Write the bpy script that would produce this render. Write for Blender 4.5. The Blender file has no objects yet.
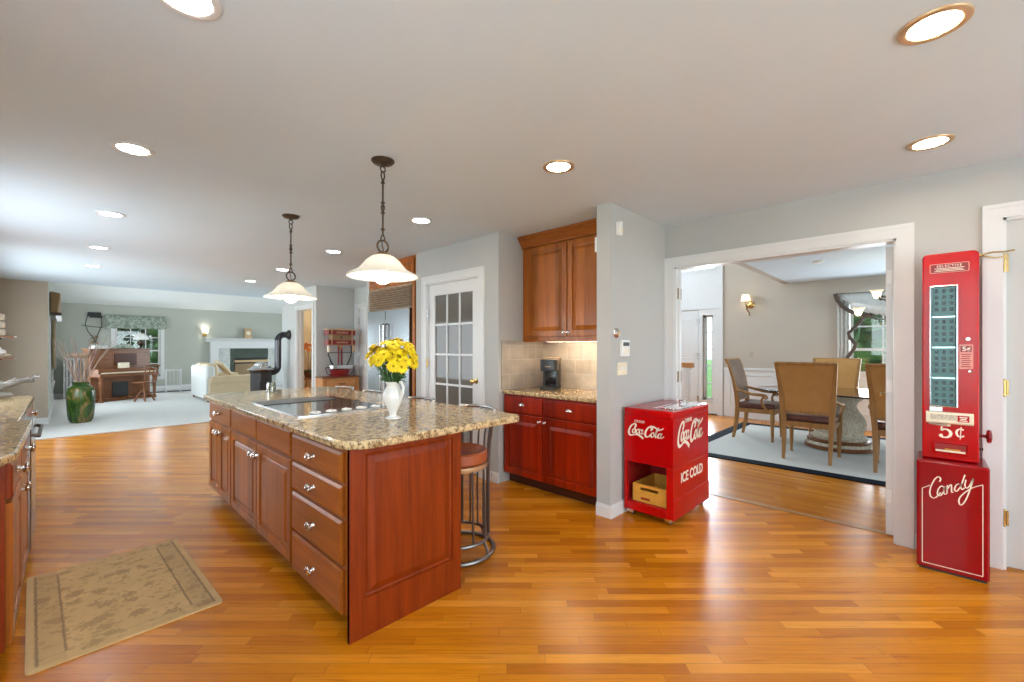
import bpy, bmesh, math, random
from math import sin, cos, pi, radians
from mathutils import Matrix, Vector
random.seed(7)
SC = bpy.context.scene
COL = SC.collection

# ---------------------------------------------------------------- camera
cam_d = bpy.data.cameras.new('camera'); cam = bpy.data.objects.new('camera', cam_d); COL.objects.link(cam)
cam.location = (0, 0, 1.335)
cam.rotation_euler = (radians(90), 0, radians(-45.97))
cam_d.sensor_width = 36; cam_d.lens = 15.205; cam_d.shift_y = 6.0/1024
cam_d.clip_start = 0.02; cam_d.clip_end = 300
SC.camera = cam
vs = SC.view_settings
vs.view_transform = 'Standard'; vs.look = 'None'; vs.gamma = 1; vs.exposure = 0.16
vs.use_curve_mapping = False
cy = SC.cycles
cy.use_denoising = True
cy.max_bounces = 8; cy.diffuse_bounces = 5; cy.glossy_bounces = 4; cy.transparent_max_bounces = 12; cy.transmission_bounces = 6
cy.sample_clamp_indirect = 6.0
cy.caustics_reflective = False; cy.caustics_refractive = False

# ---------------------------------------------------------------- world
W = bpy.data.worlds.new('world'); SC.world = W; W.use_nodes = True
wn = W.node_tree; bg = wn.nodes['Background']
tc = wn.nodes.new('ShaderNodeTexCoord'); sep = wn.nodes.new('ShaderNodeSeparateXYZ'); rp = wn.nodes.new('ShaderNodeValToRGB')
wn.links.new(tc.outputs['Generated'], sep.inputs[0]); wn.links.new(sep.outputs['Z'], rp.inputs[0]); wn.links.new(rp.outputs[0], bg.inputs[0])
rp.color_ramp.elements[0].position = 0.0; rp.color_ramp.elements[0].color = (0.95, 0.98, 1.0, 1)
rp.color_ramp.elements[1].position = 0.6; rp.color_ramp.elements[1].color = (0.62, 0.80, 1.0, 1)
bg.inputs[1].default_value = 2.2

# ---------------------------------------------------------------- daylight at the windows, one of them added
def area(name, loc, rot, sx, sy, power, col=(0.80, 0.91, 1.0)):
    d = bpy.data.lights.new(name, 'AREA'); d.shape = 'RECTANGLE'; d.size = sx; d.size_y = sy; d.energy = power; d.color = col
    o = bpy.data.objects.new(name, d); o.location = loc; o.rotation_euler = rot; COL.objects.link(o); return o
FX = (radians(90), 0, radians(-90))   # faces +X
FMX = (radians(90), 0, radians(90))   # faces -X
FY = (radians(90), 0, 0)              # faces +Y  (area lights shine along local -Z)
DAY = [
 ('daylight_rear_window', (1.6, -2.93, 1.35), (radians(90), 0, 0), 3.4, 1.9, 94),
 ('daylight_sink_window', (-0.72, 5.3, 1.5), (radians(90), 0, radians(-90)), 1.8, 1.0, 36),
 ('daylight_side_window', (-0.72, 0.3, 1.45), (radians(90), 0, radians(-90)), 2.2, 1.7, 36),
 ('daylight_added_window', (-0.72, 8.6, 1.25), (radians(90), 0, radians(-90)), 2.6, 1.4, 62),  # unseen window, added to brighten the dim far kitchen
 ('daylight_lounge_window', (-0.12, 13.3, 1.35), (radians(90), 0, radians(-90)), 2.6, 1.5, 62),
 ('daylight_lounge_far_window', (1.45, 16.12, 1.2), (radians(90), 0, radians(180)), 1.0, 1.4, 22),
 ('daylight_lounge_right_window', (6.42, 13.1, 1.25), (radians(90), 0, radians(90)), 2.1, 1.6, 70),
 ('daylight_dining_window', (8.84, 0.2, 1.3), (radians(90), 0, radians(90)), 1.5, 1.7, 52),
 ('daylight_dining_side_window', (6.6, -2.93, 1.35), (radians(90), 0, 0), 2.6, 1.8, 85),
 ('daylight_front_sidelight', (8.87, 3.18, 1.12), (radians(90), 0, radians(90)), 0.18, 1.6, 26),
 ('daylight_foyer_transom', (8.83, 3.6, 3.2), (radians(90), 0, radians(90)), 1.4, 0.5, 60),
 ('daylight_foyer_upper_window', (6.5, 5.53, 3.0), (radians(90), 0, radians(180)), 2.4, 1.6, 95),
]
for n_, l_, r_, a_, b_, p_ in DAY: area(n_, l_, r_, a_, b_, p_)

# ---------------------------------------------------------------- materials
def new_mat(name):
    m = bpy.data.materials.new(name); m.use_nodes = True
    nt = m.node_tree; b = nt.nodes['Principled BSDF']
    return m, nt, b
def setp(b, **k):
    for kk, v in k.items():
        b.inputs[kk].default_value = v
def N(nt, t, **k):
    n = nt.nodes.new(t)
    for kk, v in k.items(): setattr(n, kk, v)
    return n
def math_(nt, op, a, b=None, c=None):
    n = nt.nodes.new('ShaderNodeMath'); n.operation = op
    for i, v in enumerate((a, b, c)):
        if v is None: continue
        if isinstance(v, (int, float)): n.inputs[i].default_value = v
        else: nt.links.new(v, n.inputs[i])
    return n.outputs[0]
def obj_coord(nt, scale=(1, 1, 1), rot=(0, 0, 0), loc=(0, 0, 0)):
    t = N(nt, 'ShaderNodeTexCoord'); mp = N(nt, 'ShaderNodeMapping')
    mp.inputs['Scale'].default_value = scale; mp.inputs['Rotation'].default_value = rot; mp.inputs['Location'].default_value = loc
    nt.links.new(t.outputs['Object'], mp.inputs[0]); return mp.outputs[0]
def noise(nt, vec, scale, detail=3, rough=0.5, dist=0.0):
    n = N(nt, 'ShaderNodeTexNoise'); n.inputs['Scale'].default_value = scale; n.inputs['Detail'].default_value = detail
    n.inputs['Roughness'].default_value = rough; n.inputs['Distortion'].default_value = dist
    nt.links.new(vec, n.inputs['Vector']); return n.outputs['Fac']
def ramp(nt, fac, stops, interp='LINEAR'):
    r = N(nt, 'ShaderNodeValToRGB'); cr = r.color_ramp; cr.interpolation = interp
    while len(cr.elements) < len(stops): cr.elements.new(0.5)
    for e, (p, c) in zip(cr.elements, stops): e.position = p; e.color = tuple(c) + (1,)
    nt.links.new(fac, r.inputs[0]); return r.outputs[0]
def mixc(nt, fac, a, b, mode='MIX'):
    n = N(nt, 'ShaderNodeMix'); n.data_type = 'RGBA'; n.blend_type = mode
    for idx, v in ((0, fac), (6, a), (7, b)):
        if isinstance(v, (int, float)): n.inputs[idx].default_value = v
        elif isinstance(v, tuple): n.inputs[idx].default_value = v + (1,) if len(v) == 3 else v
        else: nt.links.new(v, n.inputs[idx])
    return n.outputs[2]
def bump(nt, b, h, strength=0.2, dist=0.002):
    n = N(nt, 'ShaderNodeBump'); n.inputs['Strength'].default_value = strength; n.inputs['Distance'].default_value = dist
    nt.links.new(h, n.inputs['Height']); nt.links.new(n.outputs[0], b.inputs['Normal'])

M = {}
def flat(key, col, rough=0.5, metal=0.0, coat=0.0, var=0.06, vscale=8.0, **k):
    m, nt, b = new_mat(key)
    v = obj_coord(nt)
    n = noise(nt, v, vscale, 3)
    c0 = tuple(max(0, x*(1-var)) for x in col); c1 = tuple(min(1, x*(1+var)) for x in col)
    nt.links.new(ramp(nt, n, [(0.3, c0), (0.7, c1)]), b.inputs['Base Color'])
    setp(b, Roughness=rough, Metallic=metal)
    b.inputs['Coat Weight'].default_value = coat; b.inputs['Coat Roughness'].default_value = 0.08
    for kk, vv in k.items(): b.inputs[kk.replace('_', ' ')].default_value = vv
    M[key] = m; return m
def emit(key, col, s):
    m, nt, b = new_mat(key); setp(b, **{'Base Color': col+(1,)})
    b.inputs['Emission Color'].default_value = col+(1,); b.inputs['Emission Strength'].default_value = s
    M[key] = m; return m
def wood(key, c0, c1, rough=0.3, axis='z', coat=0.3, boards=0.0, scale=1.0):
    """grain runs along axis"""
    m, nt, b = new_mat(key)
    sc = {'z': (14, 14, 0.9), 'x': (0.9, 14, 14), 'y': (14, 0.9, 14)}[axis]
    v = obj_coord(nt, tuple(s*scale for s in sc))
    n1 = noise(nt, v, 1.6, 5, 0.6, 0.6)
    v2 = obj_coord(nt, tuple(s*scale*5 for s in sc)); n2 = noise(nt, v2, 2.0, 3, 0.6)
    f = math_(nt, 'ADD', math_(nt, 'MULTIPLY', n1, 0.75), math_(nt, 'MULTIPLY', n2, 0.25))
    col = ramp(nt, f, [(0.32, c0), (0.68, c1)])
    if boards:   # glued-up staves of slightly different tone
        v3 = obj_coord(nt); s3 = N(nt, 'ShaderNodeSeparateXYZ'); nt.links.new(v3, s3.inputs[0])
        u = s3.outputs['X'] if axis == 'z' else s3.outputs['Z']
        w = N(nt, 'ShaderNodeTexWhiteNoise'); w.noise_dimensions = '1D'
        nt.links.new(math_(nt, 'FLOOR', math_(nt, 'DIVIDE', u, boards)), w.inputs['W'])
        k = math_(nt, 'ADD', math_(nt, 'MULTIPLY', w.outputs[0], 0.45), 0.78)
        cc = N(nt, 'ShaderNodeCombineColor'); 
        for i in range(3): nt.links.new(k, cc.inputs[i])
        col = mixc(nt, 1.0, col, cc.outputs[0], 'MULTIPLY')
    nt.links.new(col, b.inputs['Base Color'])
    setp(b, Roughness=rough); b.inputs['Coat Weight'].default_value = coat*0.3; b.inputs['Coat Roughness'].default_value = 0.12; b.inputs['Specular IOR Level'].default_value = 0.3
    M[key] = m; return m
def plank_floor(key, ang, width=0.057, length=0.75, tint=1.0):
    m, nt, b = new_mat(key)
    v = obj_coord(nt, rot=(0, 0, ang)); s = N(nt, 'ShaderNodeSeparateXYZ'); nt.links.new(v, s.inputs[0])
    x, y = s.outputs['X'], s.outputs['Y']
    yr = math_(nt, 'DIVIDE', y, width); row = math_(nt, 'FLOOR', yr)
    w1 = N(nt, 'ShaderNodeTexWhiteNoise'); w1.noise_dimensions = '1D'; nt.links.new(row, w1.inputs['W'])
    xs = math_(nt, 'ADD', math_(nt, 'DIVIDE', x, length), math_(nt, 'MULTIPLY', w1.outputs[0], 37.0)); colm = math_(nt, 'FLOOR', xs)
    cv = N(nt, 'ShaderNodeCombineXYZ'); nt.links.new(row, cv.inputs[0]); nt.links.new(colm, cv.inputs[1])
    w2 = N(nt, 'ShaderNodeTexWhiteNoise'); w2.noise_dimensions = '2D'; nt.links.new(cv.outputs[0], w2.inputs['Vector'])
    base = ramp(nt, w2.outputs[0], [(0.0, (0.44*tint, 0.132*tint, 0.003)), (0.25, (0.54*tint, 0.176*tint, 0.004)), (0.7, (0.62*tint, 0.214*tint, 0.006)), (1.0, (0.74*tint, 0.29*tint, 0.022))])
    # grain
    gv = N(nt, 'ShaderNodeCombineXYZ')
    nt.links.new(math_(nt, 'ADD', math_(nt, 'MULTIPLY', x, 2.2), math_(nt, 'MULTIPLY', w2.outputs[0], 50.0)), gv.inputs[0])
    nt.links.new(math_(nt, 'MULTIPLY', y, 42.0), gv.inputs[1]); nt.links.new(math_(nt, 'MULTIPLY', w2.outputs[0], 91.0), gv.inputs[2])
    g = noise(nt, gv.outputs[0], 1.5, 5, 0.65, 0.8)
    gc = ramp(nt, g, [(0.24, (0.55, 0.42, 0.28)), (0.40, (0.92, 0.89, 0.84)), (0.55, (1.0, 1.0, 1.0)), (0.75, (1.10, 1.12, 1.15))])
    col = mixc(nt, 1.0, base, gc, 'MULTIPLY')
    # seams
    fy = math_(nt, 'FRACT', yr); fx = math_(nt, 'FRACT', xs)
    ey = math_(nt, 'MINIMUM', fy, math_(nt, 'SUBTRACT', 1.0, fy)); ex = math_(nt, 'MULTIPLY', math_(nt, 'MINIMUM', fx, math_(nt, 'SUBTRACT', 1.0, fx)), length/width)
    e = math_(nt, 'MINIMUM', ey, ex); seam = math_(nt, 'LESS_THAN', e, 0.022)
    col = mixc(nt, math_(nt, 'MULTIPLY', seam, 0.5), col, (0.12, 0.045, 0.012))
    nt.links.new(col, b.inputs['Base Color'])
    rr = math_(nt, 'ADD', math_(nt, 'MULTIPLY', g, 0.10), 0.20); nt.links.new(rr, b.inputs['Roughness'])
    b.inputs['Specular IOR Level'].default_value = 0.42; b.inputs['Coat Weight'].default_value = 0.0; b.inputs['Coat Roughness'].default_value = 0.15
    bump(nt, b, math_(nt, 'SUBTRACT', g, math_(nt, 'MULTIPLY', seam, 1.0)), 0.12, 0.001)
    M[key] = m; return m
def granite(key, light, mid, dark, rough=0.12, tone=(0.10, 0.07, 0.05)):
    m, nt, b = new_mat(key); v = obj_coord(nt)
    n1 = noise(nt, v, 34, 4, 0.65, 0.4); n2 = noise(nt, v, 85, 3, 0.7); n3 = noise(nt, v, 7, 3, 0.6, 0.8)
    c = ramp(nt, n1, [(0.35, dark), (0.44, mid), (0.52, light), (0.66, tuple(min(1, x*1.25) for x in light))])
    c = mixc(nt, math_(nt, 'MULTIPLY', math_(nt, 'GREATER_THAN', n2, 0.575), 0.85), c, tone)
    c = mixc(nt, math_(nt, 'MULTIPLY', math_(nt, 'LESS_THAN', n2, 0.40), 0.45), c, tuple(min(1, x*1.35) for x in light))
    c = mixc(nt, math_(nt, 'MULTIPLY', n3, 0.35), c, mid)
    nt.links.new(c, b.inputs['Base Color']); setp(b, Roughness=rough)
    M[key] = m; return m
def tile(key, plane, c0, c1, bw=0.20, bh=0.147, mortar=(0.50, 0.47, 0.43)):
    m, nt, b = new_mat(key); t = N(nt, 'ShaderNodeTexCoord'); s = N(nt, 'ShaderNodeSeparateXYZ'); nt.links.new(t.outputs['Object'], s.inputs[0])
    cmb = N(nt, 'ShaderNodeCombineXYZ'); nt.links.new(s.outputs['Y' if plane == 'yz' else 'X'], cmb.inputs[0])
    nt.links.new(math_(nt, 'SUBTRACT', s.outputs['Z'], 0.915), cmb.inputs[1])
    bt = N(nt, 'ShaderNodeTexBrick'); nt.links.new(cmb.outputs[0], bt.inputs['Vector'])
    bt.inputs['Scale'].default_value = 1.0; bt.inputs['Brick Width'].default_value = bw; bt.inputs['Row Height'].default_value = bh
    bt.inputs['Mortar Size'].default_value = 0.0045; bt.inputs['Color1'].default_value = c0+(1,); bt.inputs['Color2'].default_value = c1+(1,); bt.inputs['Mortar'].default_value = mortar+(1,)
    n = noise(nt, t.outputs['Object'], 9, 4, 0.6)
    c = mixc(nt, 1.0, bt.outputs['Color'], ramp(nt, n, [(0.3, (0.82, 0.82, 0.82)), (0.7, (1.1, 1.08, 1.05))]), 'MULTIPLY')
    nt.links.new(c, b.inputs['Base Color']); setp(b, Roughness=0.35)
    bump(nt, b, math_(nt, 'SUBTRACT', 1.0, bt.outputs['Fac']), 0.4, 0.003)
    M[key] = m
def glass(key, tint=(0.95, 1, 0.98), refl=0.12):
    m = bpy.data.materials.new(key); m.use_nodes = True; nt = m.node_tree; nt.nodes.clear()
    o = N(nt, 'ShaderNodeOutputMaterial'); t = N(nt, 'ShaderNodeBsdfTransparent'); g = N(nt, 'ShaderNodeBsdfGlossy'); mx = N(nt, 'ShaderNodeMixShader')
    t.inputs[0].default_value = tint+(1,); g.inputs['Roughness'].default_value = 0.02
    lw = N(nt, 'ShaderNodeFresnel'); lw.inputs[0].default_value = 1.45
    nt.links.new(math_(nt, 'MULTIPLY', lw.outputs[0], refl/0.04*0.5), mx.inputs[0]); nt.links.new(t.outputs[0], mx.inputs[1]); nt.links.new(g.outputs[0], mx.inputs[2]); nt.links.new(mx.outputs[0], o.inputs[0])
    M[key] = m
def fabric(key, c0, c1, scale=60, rough=0.9, bs=0.3):
    m, nt, b = new_mat(key); v = obj_coord(nt); n = noise(nt, v, scale, 4, 0.6)
    nt.links.new(ramp(nt, n, [(0.3, c0), (0.7, c1)]), b.inputs['Base Color']); setp(b, Roughness=rough)
    b.inputs['Sheen Weight'].default_value = 0.15
    bump(nt, b, n, bs, 0.003); M[key] = m

plank_floor('oak_strip_kitchen', radians(45.97))
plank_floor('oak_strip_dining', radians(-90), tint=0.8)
flat('ceiling_paint', (0.67, 0.765, 0.85), 0.75, var=0.015, vscale=2)  # cool tint in the colour offsets orange light bounced off the floor
flat('vault_paint', (0.86, 0.87, 0.86), 0.75, var=0.01)
flat('grey_paint', (0.50, 0.50, 0.485), 0.7, var=0.02, vscale=2)
flat('hall_paint', (0.64, 0.65, 0.64), 0.7, var=0.02, vscale=2)
flat('taupe_paint', (0.45, 0.385, 0.30), 0.7, var=0.02, vscale=2)
flat('sage_paint', (0.48, 0.495, 0.44), 0.7, var=0.02, vscale=2)
flat('cream_paint', (0.92, 0.78, 0.56), 0.7, var=0.02, vscale=2)
flat('dining_paint', (0.50, 0.44, 0.37), 0.7, var=0.02, vscale=2)
flat('white_trim', (0.74, 0.745, 0.745), 0.35, var=0.01)
fabric('carpet', (0.52, 0.51, 0.48), (0.62, 0.61, 0.58), 120, 0.95, 0.5)
fabric('carpet_tan', (0.46, 0.37, 0.26), (0.56, 0.46, 0.33), 120, 0.95, 0.5)
wood('cherry', (0.24, 0.062, 0.006), (0.43, 0.135, 0.016), 0.33, 'z', 0.15, boards=0.11)
wood('cherry_rail', (0.25, 0.064, 0.007), (0.42, 0.130, 0.018), 0.33, 'x', 0.15)
wood('cherry_red', (0.15, 0.017, 0.001), (0.28, 0.040, 0.003), 0.33, 'z', 0.06, boards=0.13)  # cherry wood again, with less window light put into its colour
wood('cherry_scarlet', (0.17, 0.007, 0.0008), (0.29, 0.018, 0.0015), 0.30, 'z', 0.1, boards=0.13)
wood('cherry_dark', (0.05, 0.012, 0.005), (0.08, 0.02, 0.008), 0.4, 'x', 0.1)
wood('pine', (0.45, 0.20, 0.07), (0.62, 0.32, 0.12), 0.35, 'x', 0.2)
wood('walnut', (0.13, 0.045, 0.016), (0.25, 0.09, 0.03), 0.3, 'x', 0.4)
wood('chair_wood', (0.26, 0.125, 0.038), (0.44, 0.225, 0.075), 0.35, 'z', 0.25)
wood('crate_wood', (0.55, 0.25, 0.03), (0.75, 0.38, 0.06), 0.5, 'x', 0.1)
wood('driftwood_grey', (0.13, 0.115, 0.10), (0.34, 0.32, 0.29), 0.8, 'x', 0.0)
granite('granite', (0.66, 0.49, 0.27), (0.40, 0.26, 0.12), (0.10, 0.06, 0.03), rough=0.10, tone=(0.05, 0.035, 0.03))
granite('granite_edge', (0.50, 0.44, 0.34), (0.24, 0.18, 0.12), (0.06, 0.045, 0.035), tone=(0.03, 0.025, 0.025))
granite('marble_green', (0.05, 0.07, 0.05), (0.02, 0.03, 0.025), (0.01, 0.015, 0.012), tone=(0.6, 0.65, 0.6))
granite('marble_white', (0.70, 0.72, 0.70), (0.60, 0.62, 0.60), (0.45, 0.47, 0.45), tone=(0.4, 0.42, 0.4))
granite('stone', (0.66, 0.60, 0.48), (0.56, 0.49, 0.37), (0.38, 0.31, 0.22), rough=0.6, tone=(0.40, 0.33, 0.22))
tile('backsplash_back', 'yz', (0.50, 0.45, 0.38), (0.41, 0.365, 0.31))
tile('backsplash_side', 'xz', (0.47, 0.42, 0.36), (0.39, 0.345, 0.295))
flat('steel', (0.62, 0.62, 0.62), 0.25, 1.0, var=0.05)
flat('steel_brushed', (0.44, 0.47, 0.49), 0.24, 1.0, var=0.08, vscale=3)
flat('grille_metal', (0.62, 0.52, 0.42), 0.4, 0.7)  # steel slats, warm reflected light put into their tan colour
flat('chrome', (0.85, 0.85, 0.87), 0.08, 1.0)
flat('pewter', (0.75, 0.74, 0.72), 0.22, 1.0)
flat('brass', (0.55, 0.37, 0.14), 0.25, 1.0)
flat('bronze', (0.10, 0.075, 0.055), 0.4, 0.8)
flat('bronze_plate', (0.32, 0.22, 0.13), 0.4, 0.7)
flat('white_door', (0.56, 0.56, 0.55), 0.4, var=0.01)
flat('gold_trim', (0.62, 0.42, 0.24), 0.35, 0.5)
flat('iron', (0.05, 0.05, 0.05), 0.45, 0.6)
flat('stool_iron', (0.22, 0.20, 0.19), 0.35, 0.9)
flat('black_gloss', (0.012, 0.012, 0.014), 0.06, coat=0.5)
flat('black_matte', (0.02, 0.02, 0.02), 0.5)
flat('dark_plastic', (0.03, 0.03, 0.032), 0.3)
flat('red_enamel', (0.45, 0.001, 0.002), 0.20, coat=0.0, var=0.03, Specular_IOR_Level=0.35)
flat('red_deep', (0.27, 0.001, 0.005), 0.18, coat=0.0, var=0.05, Specular_IOR_Level=0.4)
flat('maroon', (0.22, 0.006, 0.009), 0.3, coat=0.0)
flat('red_inner', (0.30, 0.008, 0.008), 0.4)
flat('cream_letter', (0.92, 0.82, 0.68), 0.4, var=0.02)
flat('ivory', (0.85, 0.76, 0.58), 0.35)
flat('pink_decal', (0.75, 0.30, 0.25), 0.4)
flat('white_plastic', (0.86, 0.86, 0.84), 0.35, var=0.01)
flat('porcelain', (0.88, 0.88, 0.85), 0.12, coat=0.5, var=0.01)
flat('teal_pack', (0.085, 0.16, 0.17), 0.5, var=0.4, vscale=40)
flat('petal_yellow', (0.98, 0.70, 0.005), 0.6, var=0.12, vscale=30)
flat('petal_orange', (0.90, 0.26, 0.04), 0.6)
flat('daisy_eye', (0.40, 0.24, 0.01), 0.8)
flat('leaf_green', (0.05, 0.14, 0.03), 0.5, var=0.4, vscale=20)
flat('reed', (0.38, 0.26, 0.18), 0.8, var=0.3)
flat('reed_pink', (0.45, 0.33, 0.32), 0.8, var=0.3)
flat('cream_leather', (0.72, 0.56, 0.36), 0.4, var=0.04)
flat('cream_leather_lit', (0.74, 0.75, 0.72), 0.45, var=0.03)  # cream leather, lighter with the window light put into its colour
flat('stool_leather', (0.42, 0.10, 0.03), 0.35, var=0.08)
flat('brown_leather', (0.10, 0.03, 0.018), 0.3, var=0.15)
flat('grey_leather', (0.15, 0.095, 0.065), 0.32, var=0.15)
fabric('tan_suede', (0.44, 0.215, 0.055), (0.50, 0.255, 0.075), 9, 0.75, 0.15)
flat('navy_rug', (0.004, 0.008, 0.016), 0.85, Specular_IOR_Level=0.1)
fabric('pale_rug', (0.42, 0.42, 0.39), (0.50, 0.50, 0.47), 90, 0.95)
fabric('curtain_white', (0.68, 0.68, 0.62), (0.78, 0.78, 0.72), 30)
fabric('curtain_silver', (0.50, 0.51, 0.48), (0.64, 0.65, 0.62), 30, 0.5)
fabric('curtain_brown', (0.22, 0.13, 0.06), (0.34, 0.22, 0.11), 60)
fabric('brown_band', (0.06, 0.04, 0.03), (0.10, 0.07, 0.05), 60, 0.6)
fabric('grass', (0.10, 0.26, 0.02), (0.22, 0.42, 0.05), 3)
fabric('tree_leaf', (0.012, 0.04, 0.012), (0.12, 0.22, 0.06), 2.2, 0.9, 1.0)
flat('bark', (0.12, 0.09, 0.06), 0.9)
flat('glass_solid', (0.55, 0.68, 0.66), 0.05)
glass('window_glass')
glass('table_glass', (0.55, 0.80, 0.82), 0.5)
glass('door_glass', (0.9, 0.9, 0.88), 0.2)
def frosted():
    m, nt, b = new_mat('pantry_glass'); nt.nodes.remove(b); o = nt.nodes['Material Output']
    t = N(nt, 'ShaderNodeBsdfTransparent'); d = N(nt, 'ShaderNodeBsdfDiffuse'); g = N(nt, 'ShaderNodeBsdfGlossy'); a = N(nt, 'ShaderNodeMixShader'); c = N(nt, 'ShaderNodeMixShader')
    d.inputs[0].default_value = (0.24, 0.22, 0.195, 1); t.inputs[0].default_value = (0.9, 0.88, 0.85, 1); g.inputs['Roughness'].default_value = 0.05; a.inputs[0].default_value = 0.62; c.inputs[0].default_value = 0.05
    nt.links.new(t.outputs[0], a.inputs[1]); nt.links.new(d.outputs[0], a.inputs[2]); nt.links.new(a.outputs[0], c.inputs[1]); nt.links.new(g.outputs[0], c.inputs[2]); nt.links.new(c.outputs[0], o.inputs[0]); M['pantry_glass'] = m
frosted()
glass('case_glass', (0.90, 0.97, 0.97), 0.02)
flat('teal_backing', (0.16, 0.27, 0.28), 0.6)
glass('jar_glass', (0.80, 0.80, 0.72), 0.3)
emit('downlight_glow', (1.0, 0.97, 0.93), 32.0)
emit('downlight_warm', (1.0, 0.94, 0.84), 32.0)
emit('bulb_glow', (1.0, 0.94, 0.85), 70.0)
emit('fill_globe_glow', (1.0, 0.88, 0.68), 14.0)
emit('small_bulb', (1.0, 0.80, 0.52), 40.0)
emit('under_cabinet', (1.0, 0.84, 0.60), 26.0)
def shade_mat(key, col, glow, lit=0.0):
    m, nt, b = new_mat(key); nt.nodes.remove(b); o = nt.nodes['Material Output']
    d = N(nt, 'ShaderNodeBsdfDiffuse'); t = N(nt, 'ShaderNodeBsdfTranslucent'); mx = N(nt, 'ShaderNodeMixShader')
    v = obj_coord(nt); n = noise(nt, v, 14, 3, 0.6, 1.0)
    c = ramp(nt, n, [(0.3, tuple(x*0.88 for x in col)), (0.7, col)])
    nt.links.new(c, d.inputs[0]); nt.links.new(c, t.inputs[0]); mx.inputs[0].default_value = glow
    e = N(nt, 'ShaderNodeEmission'); ad = N(nt, 'ShaderNodeAddShader'); e.inputs[0].default_value = col+(1,); e.inputs[1].default_value = lit
    nt.links.new(d.outputs[0], mx.inputs[1]); nt.links.new(t.outputs[0], mx.inputs[2]); nt.links.new(mx.outputs[0], ad.inputs[0]); nt.links.new(e.outputs[0], ad.inputs[1]); nt.links.new((ad if lit else mx).outputs[0], o.inputs[0]); M[key] = m
shade_mat('alabaster', (0.97, 0.94, 0.86), 0.38, 0.10)
shade_mat('lamp_linen', (0.95, 0.86, 0.68), 0.5)
shade_mat('sheer', (0.95, 0.95, 0.92), 0.5)
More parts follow.
